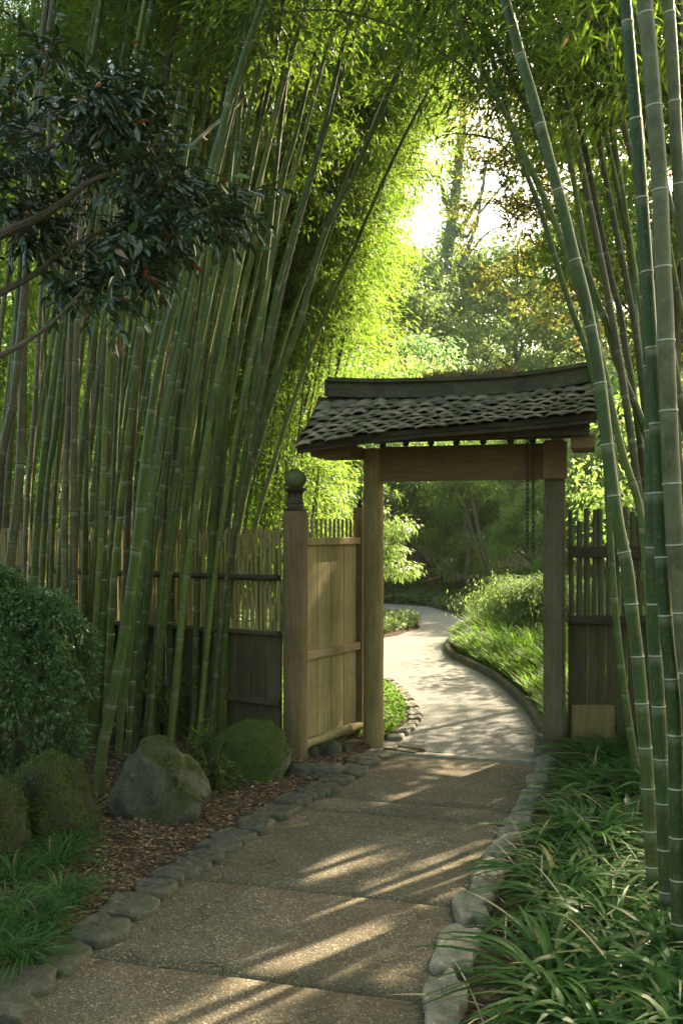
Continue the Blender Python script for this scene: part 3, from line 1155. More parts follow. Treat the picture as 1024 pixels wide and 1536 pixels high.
for ue in (-1.035, .935):
    mb = MB()
    mb.box((ue, 0, roof_z(ue, 0) + .03), (.025, .155, .13))
    mb.build('ridge_end', 'ridge_cap', gate, bevel=.006)

# hanging chain: two strands of links
ch = thing('hanging_chain', gp(.508, -.115, 2.33), 'double rusty chain hanging down from the eave beam beside the right post', 'chain')
for off, zb in ((-.02, .84), (.022, .86)):
    mb = MB()
    nl = int(zb / .03)
    for i in range(nl):
        zc = -.01 - i * .03
        pts = []
        for t in np.linspace(0, 2 * math.pi, 11):
            a, b_ = .0095 * math.cos(t), .020 * math.sin(t)
            if i % 2:
                pts.append((off + a, 0, zc + b_))
            else:
                pts.append((off, a, zc + b_))
        mb.tube(pts, .0042, 5, cap=False)
    mb.build('strand', 'iron', ch)
mb = MB()
mb.box((0, 0, .0), (.075, .05, .05))
mb.build('hook_block', 'iron', ch, bevel=.005)

# dry fern fringe growing behind the ridge
r = np.random.default_rng(12)
n = 420
ufr = r.uniform(-.30, .40, n)
P = np.array([gp(a, .10 + r.uniform(-.02, .03), roof_z(a, 0) + .085) for a in ufr])
v, f = blades(P, r.uniform(0, 6.28, n), r.uniform(.10, .17, n), np.full(n, .011), np.abs(r.normal(.12, .15, n)), 4, .7, r=r)
o = np_mesh('dry_fern', v, f, 'straw')
tag(o, 'strip of dry straw coloured fern growing along the back of the roof ridge', 'fern')

# ------------------------------------------------------------------ wing panel with newel post
P0 = np.array([-.33, 6.70])
P1 = np.array([.149, 7.47])
wing_d = nrm(P1 - P0)
wang = math.atan2(wing_d[1], wing_d[0])
wing = thing('wing_panel', (P0[0], P0[1], 0), 'pale boarded wing panel between the ball topped newel post and the left gate post', 'fence', rz=wang)
WL = float(np.linalg.norm(P1 - P0))
mb = MB()
mb.lathe((0, 0, -.03), [(.094, 0), (.092, .05)] + [(.088 + .002 * math.sin(i * 2.1), .15 + i * .16) for i in range(11)] + [(.087, 1.80), (.08, 1.815)], 26)
newel = mb.build('newel_post', 'post_brown', wing, smooth=True)
mb = MB()
mb.lathe((0, 0, 1.786), [(.084, 0), (.085, .012), (.062, .02), (.060, .05), (.064, .055), (.056, .07), (.05, .11), (.062, .14), (.078, .15), (.08, .158), (.06, .165)], 24)
mb.build('collar', 'iron', newel, smooth=True)
mb = MB()
mb.lathe((0, 0, 1.945), [(.001 + .077 * math.sin(t), .067 - .075 * math.cos(t)) for t in np.linspace(.35, math.pi - .02, 14)], 24)
mb.build('ball_finial', 'finial', newel, smooth=True)
mb = MB()
nb = 4
x0, x1 = .085, WL - .075
bw = (x1 - x0) / nb
for i in range(nb):
    mb.box((x0 + bw * (i + .5), .0, .84), (bw - .006, .022, 1.42))
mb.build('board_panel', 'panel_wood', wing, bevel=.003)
mb = MB()
for i in range(nb):
    for z_ in (1.565, .735):
        for dx in (-.03, .03):
            mb.lathe((x0 + bw * (i + .5) + dx, -.0455, z_ + random.uniform(-.008, .008)), [(.004, 0), (.003, .002)], 6)
mb.build('nail_heads', 'iron', wing)
mb = MB()
mb.box((x0 + (x1 - x0) / 2, .018, .84), (x1 - x0, .01, 1.40))
mb.build('backing_board', 'beam_dark', wing)
for z_, h_, mt in ((1.565, .055, 'panel_wood'), (.735, .06, 'rail_wood')):
    mb = MB()
    mb.box((x0 + (x1 - x0) / 2, -.027, z_), (x1 - x0 + .02, .032, h_))
    mb.build('rail', mt, wing, bevel=.005)
mb = MB()
mb.tube([(x0 - .02, -.03, .095), (x0 + .3, -.035, .10), (x1 - .16, -.035, .105), (x1 - .155, -.035, .105), (x1 - .13, -.035, .106), (x1 + .05, -.03, .10)], [.034, .035, .034, .038, .034, .03], 12)
mb.build('bottom_pole', 'panel_wood', wing, smooth=True)
mb = MB()
npk = 13
for i in range(npk):
    xx = x0 + .01 + (x1 - x0 - .02) * i / (npk - 1)
    mb.tube([(xx, .0, 1.58), (xx + random.uniform(-.002, .002), 0, 1.735 + random.uniform(-.004, .004))], .011, 7)
mb.build('slat_row', 'picket_tan', wing, smooth=True)
mb = MB()
mb.box((WL - .02, -.01, .90), (.075, .085, 1.86))
mb.build('end_post', 'post_tan', wing, bevel=.006)
mb = MB()
mb.lathe((WL - .02, -.01, 1.828), [(.022, 0), (.024, .02), (.012, .035), (.017, .05), (.006, .07)], 10)
mb.build('knob', 'iron', wing, smooth=True)

# ------------------------------------------------------------------ left fence
Fa = np.array([-.43, 6.74])
fd = nrm(np.array([-1.35, .80]))
fang = math.atan2(-fd[1], -fd[0])
FLn = 4.6
Fb = Fa + fd * FLn
fence = thing('boarded_fence', (Fb[0], Fb[1], 0), 'dark boarded fence topped with thin bamboo slats behind the left bamboo grove', 'fence', rz=fang)
mb = MB()
nb = 34
for i in range(nb):
    w_ = FLn / nb
    mb.box((w_ * (i + .5), random.uniform(-.004, .004), .475), (w_ - .006, .02, .86 + random.uniform(-.01, .01)))
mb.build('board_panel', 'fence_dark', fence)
for z_, h_ in ((.905, .035), (.41, .05), (.13, .05)):
    mb = MB()
    mb.box((FLn / 2, -.03, z_), (FLn, .04, h_), jit=.003)
    mb.build('rail', 'fence_dark', fence, bevel=.004)
mb = MB()
mb.tube([(0, -.04, 1.30), (FLn * .3, -.045, 1.315), (FLn * .7, -.04, 1.305), (FLn, -.04, 1.305)], .024, 9)
mb.build('pole_rail', 'beam_dark', fence, smooth=True)
mb = MB()
nsl = int(FLn / .0405)
for i in range(nsl):
    xx = (i + .5) * FLn / nsl
    hh = 1.63 + random.uniform(-.02, .02)
    mb.tube([(xx, 0, .90), (xx + random.uniform(-.004, .004), 0, 1.3), (xx + random.uniform(-.006, .006), 0, hh)], .0115, 6)
mb.build('slat_row', 'picket_tan', fence, smooth=True)
mb = MB()
for i in range(int(FLn / .03)):                       # frayed split tops of the slats
    xx = i * .03
    for s in range(3):
        mb.box((xx + random.uniform(-.01, .01), random.uniform(-.015, .015), 1.61 + random.uniform(-.03, .02)), (.006, .004, .09),
               ((math.cos(.3), 0, random.uniform(-.5, .5)), (0, 1, 0), (random.uniform(-.3, .3), random.uniform(-.2, .2), 1)))
mb.build('frayed_edge', 'rail_wood', fence)
for xx in (FLn - 1.9, FLn - 3.8):
    mb = MB()
    mb.box((xx, .05, .78), (.08, .08, 1.6))
    mb.build('post', 'fence_dark', fence, bevel=.005)

# ------------------------------------------------------------------ right fence
RA = np.array([1.66, 6.86])
rf = thing('picket_fence', (RA[0], RA[1], 0), 'old dark fence of ragged bamboo pickets over boards right of the gate', 'fence', rz=R(-1))
RL = 3.2
mb = MB()
bx_ = 0
while bx_ < RL:
    w_ = random.uniform(.10, .16)
    mb.box((bx_ + w_ / 2, random.uniform(-.006, .006), .50), (w_ - .008, .022, .98))
    bx_ += w_
mb.build('board_panel', 'fence_dark', rf, bevel=.002)
for z_, h_ in ((.995, .06), (1.49, .085)):
    mb = MB()
    mb.box((RL / 2, -.035, z_), (RL, .045, h_))
    mb.build('rail', 'beam_dark', rf, bevel=.005)
i = 0
xx = .03
pxh = {0: 765, 1: 782, 2: 763, 3: 764, 4: 763, 5: 790, 6: 775, 7: 760, 8: 768, 9: 772}
while xx < RL - .02:
    hh = H + (HY - pxh.get(i, random.choice((762, 770, 785)))) * 6.86 / F
    mb = MB()
    q = random.uniform(-.012, .012)
    rr = random.uniform(.017, .024)
    mb.tube([(xx, 0, .99), (xx + q * .5, .003, 1.3), (xx + q, 0, hh * .97), (xx + q, 0, hh)], [rr, rr, rr * .95, rr * .9], 7)
    mb.build('picket', 'picket_dark', rf, smooth=True)
    xx += random.uniform(.046, .06)
    i += 1
x_, y_ = 842, 1058
mb = MB()
mb.box((.17, -.055, .22), (.31, .018, .31))
for bx2, bz2 in ((.08, .30), (.06, .2), (.09, .13)):
    mb.box((bx2, -.065, bz2), (.012, .006, .018))
mb.build('patch_board', 'post_tan', rf, bevel=.004)
pb = rf.children[-1]
pb['label'] = 'pale olive repair board nailed low'


# ------------------------------------------------------------------ bamboo
def culm_mesh(name, P, r0, r1, k, parent, mats, inter=.27, origin=(0, 0, 0), seed=0):
    """jointed culm along the polyline P"""
    r = np.random.default_rng(seed)
    s = arclen(P)
    Ltot = s[-1]
    q, rad, ring = [0.0], [1.06], [0]
    x = r.uniform(.05, .15)
    while x < Ltot - .1:
        frac = x / Ltot
        step = inter * (0.62 + .75 * min(1, frac * 2.2)) * r.uniform(.9, 1.12)
        for dx, rr, rg in ((-.045, 1.0, 0), (-.011, .985, 2), (-.003, 1.07, 1), (.003, 1.08, 1), (.009, .97, 0), (.03, 1.0, 0)):
            q.append(x + dx)
            rad.append(rr)
            ring.append(rg)
        q.append(x + step * .5)
        rad.append(1.0)
        ring.append(0)
        x += step
    q.append(Ltot)
    rad.append(.9)
    ring.append(0)
    q = np.array(q)
    C = at_len(P, s, q) - np.array(origin)
    fr = q / Ltot
    rr = (r0 + (r1 - r0) * fr ** 1.15) * np.array(rad)
    T = nrm(np.gradient(C, axis=0))
    A = nrm(np.cross(T, np.array([0, 1.0, 0.001])))
    B = np.cross(T, A)
    ang = np.arange(k) * 2 * math.pi / k
    V_ = C[:, None, :] + rr[:, None, None] * (A[:, None, :] * np.cos(ang)[None, :, None] + B[:, None, :] * np.sin(ang)[None, :, None])
    n = len(q)
    ii = np.arange(n * k).reshape(n, k)
    f = np.stack([ii[:-1], ii[1:], np.roll(ii[1:], -1, 1), np.roll(ii[:-1], -1, 1)], -1).reshape(-1, 4)
    ring = np.array(ring)
    mi = np.repeat((ring[:-1] == 1) & (ring[1:] == 1), k).astype(int)
    o = np_mesh(name, V_.reshape(-1, 3), f, mats, parent, smooth=True, midx=mi)
    at = o.data.attributes.new('bloom', 'FLOAT', 'POINT')
    at.data.foreach_set('value', np.repeat((ring == 2).astype(np.float32) * r.uniform(.2, 1, n), k))
    at = o.data.attributes.new('low', 'FLOAT', 'POINT')
    at.data.foreach_set('value', np.repeat(np.clip(1 - q / 1.1, 0, 1).astype(np.float32), k))
    return o


def bamboo_leaves(P, start, nspr, spread, Lf, per, seed, droop=.6):
    """leaf sprays along the culm P above arc fraction `start`"""
    r = np.random.default_rng(seed)
    s = arclen(P)
    t = start + (1 - start) * r.uniform(0, 1, nspr) ** .85
    O = at_len(P, s, t * s[-1])
    az = r.uniform(0, 2 * math.pi, nspr)
    bl = spread * (1.15 - .75 * t) * r.uniform(.55, 1.15, nspr)
    br_pts = []
    n = nspr * per
    ix = np.repeat(np.arange(nspr), per)
    u = np.clip(r.beta(2.2, 1.3, n), .08, 1)
    # secondary twigs fan out from the main branch
    a2 = az[ix] + r.normal(0, .32, n) * (.4 + u)
    d = np.stack([np.cos(a2), np.sin(a2), 0 * a2], 1)
    pos = O[ix] + d * (bl[ix] * u)[:, None]
    pos[:, 2] += bl[ix] * (.62 * u - (.55 + droop * .5) * u * u) + r.normal(0, .05, n) * bl[ix]
    pos += r.normal(0, .035, (n, 3))
    D = d * .55 + r.normal(0, .42, (n, 3))
    D[:, 2] -= droop * .75
    Nn = r.normal(0, .55, (n, 3))
    Nn[:, 2] += 1.0
    Ln = Lf * r.uniform(.6, 1.25, n)
    return pos, D, Nn, Ln, Ln * r.uniform(.15, .21, n), (O, az, bl)


def twig_mesh(name, spr, parent, origin, droop=.6, rad=.004, every=1):
    O, az, bl = spr
    O, az, bl = O[::every], az[::every], bl[::every]
    us = np.array([0, .3, .6, .95])
    n = len(O)
    k = 3
    vs = []
    for q, uu in enumerate(us):
        c = O + np.stack([np.cos(az), np.sin(az), 0 * az], 1) * (bl * uu)[:, None]
        c[:, 2] += bl * (.62 * uu - (.55 + droop * .5) * uu * uu)
        for j in range(k):
            a = 2 * math.pi * j / k
            off = np.stack([-np.sin(az) * math.cos(a), np.cos(az) * math.cos(a), 0 * az + math.sin(a)], 1)
            vs.append(c + off * rad * (1 - .75 * uu))
    v = np.stack(vs, 1) - np.array(origin)
    m_ = len(us) * k
    base = (np.arange(n) * m_)[:, None]
    fs = []
    for q in range(len(us) - 1):
        for j in range(k):
            fs.append(base + np.array([q * k + j, (q + 1) * k + j, (q + 1) * k + (j + 1) % k, q * k + (j + 1) % k])[None])
    return np_mesh(name, v.reshape(-1, 3), np.concatenate(fs), 'twig', parent)


def extend_curve(P, total, bend, r):
    """grow the culm on past the last traced point; the tip arches over"""
    P = list(P)
    d = nrm(np.array(P[-1]) - np.array(P[-2]))
    s = arclen(np.array(P))[-1]
    hd = np.array([d[0], d[1], 0]) + np.array([bend[0], bend[1], 0]) * .35
    hd = nrm(hd)
    left = max(1.2, total - s)
    n = 6
    cur = np.array(P[-1], float)
    for i in range(n):
        f_ = (i + 1) / n
        d = nrm(d + hd * .16 * f_ ** 1.5 + np.array([0, 0, -.16 * f_ ** 2]))
        cur = cur + d * left / n
        P.append(cur.copy())
    return P


CULMS = 0


def add_bamboo(base, pts3, wid, label, group, mats, total=7.5, start=.6, nspr=46, spread=.95, Lf=.10, per=55, bend=(0, 0), k=10, inter=.27,
               leafm='bamboo_leaf_deep', cull=True, taper=.28, twigs=True, name='bamboo'):
    global CULMS
    CULMS += 1
    sd = 1000 + CULMS * 7
    r = np.random.default_rng(sd)
    pts3 = extend_curve(pts3, total, bend, r)
    P = spline(pts3, 70)
    org = np.array([P[0][0], P[0][1], float(ground_z(P[0][0], P[0][1]))])
    P[0][2] = org[2] - .05
    t = thing(name, org, label, 'bamboo', group)
    culm_mesh('culm', P, wid / 2, wid / 2 * taper, k, t, mats, inter, org, sd)
    if nspr:
        p_, D, Nn, Ln, Wn, spr = bamboo_leaves(P, start, nspr, spread, Lf, per, sd)
        leaf_obj('foliage', p_, D, Nn, Ln, Wn, leafm, t, org, cull)
        if twigs:
            twig_mesh('branches', spr, t, org)
    return t


def traced(pix, wpx, d0=None, k=.04, **kw):
    """culm traced through photo pixels; foot on the ground, leaning k metres back per metre of height"""
    if d0 is None:
        d0 = G(*pix[0])[1]
    out = []
    if pix[0][0] < 430:
        xb = (pix[0][0] - CX) * d0 / F
        d0 = min(d0, 6.74 + (-.43 - xb) * .8 / 1.35 - .13)
    for i, (px, py) in enumerate(pix):
        a = (HY - py) / F
        z = (H + a * d0) / (1 - a * k)
        d = d0 + k * z
        out.append(((px - CX) * d / F, d, max(z, 0.0) if i == 0 else z))
    mid = d0 + .8 * k
    return out, wpx * mid / F


GRP_L = 'bamboo culms of the dense grove left of the gate'
GL_ = 'slim green bamboo culm standing in the dense grove left of the gate'
g_, d_, n_, y_ = ('culm_green', 'ring_dark'), ('culm_deep', 'ring_pale'), ('culm_grey', 'ring_pale'), ('culm_tan', 'ring_dark')
gp_ = ('culm_green', 'ring_pale')
left = [
    ([(150, 1202), (152, 1137), (163, 1078), (177, 1004), (191, 922), (208, 798), (218, 700), (230, 603), (250, 499), (280, 400), (300, 320)], 19, g_, 'nearest green culm with bare base, leaning right beside the grey boulder'),
    ([(178, 1145), (182, 1078), (191, 1004), (201, 922), (213, 840), (230, 740), (245, 640), (264, 540), (290, 420), (312, 320)], 14, g_, None),
    ([(137, 1137), (147, 1020), (153, 900), (155, 798), (158, 690), (162, 603), (170, 505), (178, 420), (186, 330)], 20, gp_, 'thickest green culm of the left grove, rising straight behind the round shrub'),
    ([(126, 1137), (132, 1050), (140, 980), (146, 900), (152, 800), (158, 650)], 12, g_, None),
    ([(106, 1135), (111, 940), (112, 766), (113, 603), (117, 489), (122, 380)], 17, y_, 'straight brownish culm rising behind the right side of the round shrub'),
    ([(92, 1140), (97, 928), (98, 766), (104, 603), (107, 505), (112, 380)], 15, y_, 'second brownish culm, just left of the straight brown one behind the shrub'),
    ([(204, 1130), (203, 1078), (210, 1004), (217, 922), (225, 840), (229, 740), (237, 600), (247, 480), (262, 360)], 12, g_, None),
    ([(219, 1097), (223, 1063), (228, 989), (234, 922), (242, 798), (249, 700), (263, 580), (276, 472), (292, 370), (310, 280)], 11, g_, None),
    ([(252, 1112), (254, 1070), (256, 1000), (257, 922), (258, 863), (262, 733), (267, 635), (280, 538), (290, 472), (302, 380), (320, 250)], 12, gp_, 'straight culm rising right behind the grey boulder'),
    ([(288, 1118), (293, 1048), (296, 922), (298, 860), (304, 733), (313, 635), (324, 538), (340, 440), (362, 330), (385, 210), (410, 100), (425, 0)], 14, g_, None),
    ([(302, 1116), (306, 1048), (313, 922), (316, 860), (321, 768), (326, 668), (334, 538), (343, 440), (350, 376), (355, 239), (364, 68), (366, 0)], 15, g_, 'bright green culm between the boulders that rises straightest to the top'),
    ([(312, 1112), (317, 1048), (325, 940), (331, 870), (342, 780), (356, 668), (376, 538), (393, 440), (405, 342), (419, 205), (436, 68), (444, 0)], 14, g_, None),
    ([(322, 1108), (324, 1048), (335, 935), (343, 865), (357, 780), (382, 668), (408, 586), (428, 538), (450, 482), (473, 393), (497, 325), (528, 267), (547, 222)], 15, g_, 'culm arching furthest right out of the left grove above the slat fence'),
    ([(330, 1100), (338, 960), (356, 766), (376, 622), (395, 538), (414, 440), (428, 390), (446, 325), (473, 239), (490, 171), (502, 120)], 12, g_, None),
    ([(322, 1095), (326, 900), (334, 700), (350, 538), (362, 440), (378, 380), (391, 273), (412, 171), (432, 68), (447, 10)], 12, g_, None),
    ([(336, 1095), (344, 900), (360, 740), (378, 600), (394, 480), (406, 400), (424, 273), (443, 205), (467, 102), (490, 20)], 11, g_, None),
    ([(268, 1095), (280, 930), (296, 780), (316, 620), (336, 480), (352, 380), (367, 307), (388, 171), (405, 85), (411, 20)], 15, g_, None),
    ([(264, 1100), (270, 1000), (274, 880), (279, 740), (287, 603), (298, 505), (308, 430), (325, 300), (345, 150)], 13, g_, None),
    ([(20, 1150), (8, 950), (14, 857), (28, 740), (33, 640), (35, 560), (38, 440), (45, 300)], 19, y_, None),
    ([(-30, 1150), (-12, 800), (6, 668), (20, 603), (31, 505), (38, 420), (48, 300)], 17, y_, None),
    ([(42, 1130), (47, 950), (58, 766), (72, 635), (85, 538), (95, 456), (106, 350)], 14, g_, None),
    ([(58, 1125), (64, 880), (72, 733), (85, 635), (94, 538), (102, 456), (112, 330)], 14, g_, None),
    ([(30, 1120), (38, 847), (43, 733), (54, 603), (59, 505), (64, 420), (70, 300), (78, 100), (80, 0)], 13, y_, None),
    ([(72, 1120), (78, 831), (86, 700), (98, 580), (110, 440)], 10, g_, None),
    ([(122, 1120), (127, 863), (130, 733), (132, 603), (140, 472), (151, 340)], 13, g_, None),
    ([(134, 1115), (141, 912), (147, 766), (153, 600), (161, 440)], 12, g_, None),
    ([(180, 1105), (188, 900), (195, 733), (203, 603), (213, 472), (226, 340)], 16, y_, None),
    ([(205, 1095), (213, 930), (225, 808), (239, 717), (255, 619), (270, 521), (286, 430), (302, 330)], 13, d_, 'dark blue green culm leaning right in the middle of the left grove'),
    ([(166, 1100), (172, 900), (176, 782), (181, 635), (196, 538), (214, 440), (232, 330)], 11, g_, None),
    ([(238, 1098), (240, 950), (246, 800), (255, 650), (268, 500), (284, 350)], 11, g_, None),
    ([(276, 1085), (283, 900), (290, 760), (300, 620), (318, 470), (338, 320)], 10, g_, None),
    ([(152, 1105), (162, 950), (168, 800), (174, 650), (184, 500), (200, 330)], 12, g_, None),
    ([(228, 1120), (237, 1030), (246, 940), (262, 800), (284, 640), (310, 480), (340, 300), (352, 200)], 12, g_, None),
]
rr = np.random.default_rng(3)
for i, (pix, w_, ms, lab) in enumerate(left):
    kk = rr.uniform(-.02, .10)
    pts, wid = traced(pix, w_ * (.95 if i == 0 else .82), k=kk)
    add_bamboo(None, pts, wid, lab or GL_, GRP_L, ms, total=rr.uniform(7.8, 9.2) - (1.5 if i == 0 else 0), start=rr.uniform(.64, .70), nspr=26, spread=1.0, Lf=.085, per=80, bend=(.3, -.1),
               taper=.34, k=12)

# more culms standing in front of the fence
for i in range(13):
    x = -.82 - 1.75 * ((i * .618 + .13) % 1) + rr.normal(0, .03)
    yf = 6.74 + (-.43 - x) * .8 / 1.35
    y = yf - rr.uniform(.12, .75) * min(1, (-.55 - x) / .6)
    pxb = x * F / y + CX
    lean = .045 + .10 * max(0, pxb / 330) + rr.normal(0, .02)
    pts = [(x, y, 0)]
    for z in (1.2, 2.4, 3.6, 4.6):
        pts.append((x + lean * z * (.45 + .15 * z) + rr.normal(0, .012), y + .03 * z, z))
    add_bamboo(None, pts, rr.uniform(.038, .062), GL_, GRP_L, [g_, g_, gp_, y_, g_][i % 5], total=rr.uniform(7.3, 8.8), start=rr.uniform(.64, .70), nspr=20, spread=1.0, Lf=.11, per=60, bend=(.3, -.1),
               taper=.3, k=9)

# further culms of the same grove, standing behind the fence
for i in range(66):
    y = rr.uniform(8.3, 11.5)
    px = rr.uniform(-60, 345)
    x = (px - CX) * y / F
    if y < 8.6 and px > 250:
        y += 1.5
    lean = .03 + .14 * max(0, px / 350) + rr.normal(0, .035)
    w_ = rr.uniform(.04, .075)
    pts = [(x, y, 0)]
    for z in (1.2, 2.4, 3.6, 4.6):
        pts.append((x + lean * z * (.45 + .14 * z) + rr.normal(0, .015), y + .02 * z, z))
    add_bamboo(None, pts, w_, 'bamboo culm of the grove standing behind the slat topped fence', 'bamboo culms behind the left fence',
               [g_, g_, y_, gp_][i % 4], total=rr.uniform(7.5, 10), start=.60, nspr=18 + int(max(0, 230 - px) * .10), spread=1.15, Lf=.09, per=75, bend=(.2, 0), k=8, taper=.35)

# the sunlit leafy bamboo left of and behind the gate
for i in range(34):
    y = rr.uniform(10.8, 14.0)
    px = rr.uniform(180, 455)
    x = (px - CX) * y / F
    lean = rr.uniform(.02, .16)
    pts = [(x, y, 0)]
    for z in (1.2, 2.4, 3.8, 5.2):
        pts.append((x + lean * z * (.3 + .16 * z), y + rr.normal(0, .03), z))
    low = .18
    add_bamboo(None, pts, rr.uniform(.03, .05), 'thin bamboo with bright yellow green leaves behind the wing panel', 'leafy bamboos behind the wing panel',
               g_, total=rr.uniform(6.5, 10.0), start=low, nspr=60, spread=1.0, Lf=.092, per=85, bend=(.3, 0), k=6, leafm='bamboo_leaf', taper=.3)

for i in range(15):
    y = rr.uniform(11.5, 14.5)
    px = rr.uniform(385, 470)
    x = (px - CX) * y / F
    lean = rr.uniform(.08, .24)
    pts = [(x, y, 0)]
    for z in (1.2, 2.4, 3.8, 5.2, 6.6):
        pts.append((x + lean * z * (.15 + .13 * z), y + rr.normal(0, .03), z))
    add_bamboo(None, pts, rr.uniform(.03, .045), 'tall slender bamboo arching right with its lit leaves over the gate roof', 'arching bamboos over the gate',
               g_, total=rr.uniform(8.5, 10.5), start=.42, nspr=85, spread=1.15, Lf=.092, per=95, bend=(.6, 0), k=6, leafm='bamboo_leaf', taper=.25)

# right-hand group
RL_ = [
    ([(1062, 1478), (1044, 1150), (1024, 936), (1014, 838), (1005, 692), (998, 513), (998, 488), (993, 391), (988, 260), (975, 98), (966, 0)], 29, n_,
     'thick grey green culm with white rings, nearest at the right edge', .0, 7.5),
    ([(1021, 1470), (1017, 1380), (1013, 1200), (1010, 1060), (998, 936), (990, 806), (983, 640), (974, 480), (962, 300), (950, 150)], 22, d_,
     'thick green culm with bare base, rightmost of the three standing in the strappy grass', .02, 7),
    ([(1003, 1425), (996, 1286), (990, 1123), (983, 993), (979, 903), (975, 740), (975, 610), (972, 513), (969, 472), (962, 326), (956, 195), (943, 81), (936, 0)], 21, d_,
     'deep green culm with pale rings, straight, middle of the three in the grass', .02, 7.5),
    ([(983, 1372), (975, 1253), (967, 1123), (956, 993), (949, 936), (940, 854), (926, 789), (917, 724), (909, 659), (900, 578), (891, 522), (880, 465), (871, 425), (855, 364), (843, 310), (823, 239), (802, 158), (781, 88), (757, 0)], 21, d_,
     'green culm bending left across the gate roof, leftmost of the three in the grass', .05, 7.5),
    ([(998, 1235), (985, 1100), (972, 900), (959, 763), (936, 692), (920, 626), (907, 561), (894, 513), (874, 460), (838, 350), (816, 299), (792, 246), (771, 197), (746, 150), (722, 100), (697, 53), (672, 0)], 14, g_,
     'slender culm leaning furthest left over the path', .12, 8),
    ([(965, 1205), (945, 1100), (925, 950), (914, 800), (911, 740), (908, 692), (900, 626), (888, 560), (874, 510), (855, 460), (832, 387), (808, 309), (783, 246), (766, 190), (748, 120), (730, 60), (715, 0)], 12, g_, None, .1, 8),
    ([(1075, 1180), (1040, 1000), (1000, 790), (968, 650), (943, 587), (923, 539), (910, 488), (894, 449), (874, 391), (852, 330), (823, 253), (809, 211), (792, 169), (760, 105), (728, 42), (702, 0)], 14, g_, None, .08, 8),
    ([(985, 1130), (975, 900), (965, 720), (948, 580), (938, 529), (930, 470), (917, 423), (900, 342), (887, 277), (874, 212), (858, 146), (838, 75), (820, 0)], 13, y_, None, .1, 8.5),
    ([(1010, 1160), (995, 950), (980, 740), (962, 570), (950, 480), (936, 407), (926, 358), (913, 293), (900, 228), (891, 146), (882, 65), (876, 0)], 13, y_, None, .08, 8.5),
    ([(1015, 1140), (1000, 900), (975, 680), (957, 529), (950, 460), (946, 374), (933, 309), (920, 212), (910, 146), (900, 65), (893, 0)], 15, g_, None, .08, 8.5),
    ([(1095, 1470), (1075, 1000), (1050, 600), (1030, 400), (1022, 326), (1014, 228), (1008, 98), (1001, 0)], 22, n_, 'thick shaded culm crossing the top right corner of the photo', 0, 7.5),
    ([(1110, 1300), (1085, 800), (1050, 480), (1022, 374), (1011, 326), (998, 277), (985, 200)], 10, g_, None, .08, 7),
    ([(1060, 1180), (1052, 900), (1045, 600), (1035, 300), (1021, 60), (1018, 0)], 15, y_, None, .05, 8),
]
for i, (pix, w_, ms, lab, kk, tot) in enumerate(RL_):
    pts, wid = traced(pix, w_, k=kk)
    add_bamboo(None, pts, wid, lab or 'slim shaded culm of the leaning bamboo clump right of the gate', 'bamboo culms of the right clump', ms, total=tot, start=.56, nspr=70, spread=1.15,
               Lf=.085, per=95, bend=(-.5, .15), k=16 if w_ > 18 else 10, inter=.24 if w_ > 18 else .26, taper=.5 if w_ > 18 else .35)

for i in range(9):
    pb = 930 + 26 * i + rr.uniform(-10, 10)
    pb_y = rr.uniform(1120, 1190)
    sp_ = rr.uniform(.7, 1.1)
    pix = [(pb + 40, pb_y), (pb + 25, 950), (pb + 2, 760), (pb - 26 * sp_, 560), (pb - 58 * sp_, 380), (pb - 95 * sp_, 200), (pb - 125 * sp_, 60), (pb - 140 * sp_, 0)]
    pts, wid = traced(pix, rr.uniform(9, 14), k=rr.uniform(.04, .12))
    add_bamboo(None, pts, wid, 'slim shaded culm of the leaning bamboo clump right of the gate', 'bamboo culms of the right clump', [g_, y_, g_][i % 3], total=8, start=.6, nspr=40, spread=1.0,
               Lf=.10, per=65, bend=(-.5, .15), k=9, taper=.35)

# thin arching culm tops and dead branches
def arch_branch(pix, wpx, d, label, material='twig', name='branch'):
    P = spline([Wd(a, b_, d + .15 * i) for i, (a, b_) in enumerate(pix)], 30)
    mb = MB()
    n = len(P)
    mb.tube(P, [wpx * d / F / 2 * (1 - .6 * i / n) for i in range(n)], 6)
    return tag(mb.build(name, material, smooth=True), label, 'branch')


arch_branch([(740, 145), (700, 105), (676, 88), (605, 46), (546, 25), (490, 15), (440, 17), (380, 24)], 5, 5.2, 'long thin dark branch arching left across the top of the photo')
arch_branch([(775, 240), (745, 212), (725, 204), (690, 201), (665, 203), (640, 215)], 3.5, 5.4, 'short thin dark twig curling left from the leaning culms')
arch_branch([(285, 222), (302, 205), (330, 180), (357, 157), (374, 137)], 7, 6.6, 'dead pale brown branch caught among the left culms', 'bark_pale')
arch_branch([(452, 505), (470, 470), (500, 425), (527, 383), (545, 345)], 3, 8.5, 'thin bare twig slanting in front of the bright bamboo leaves')

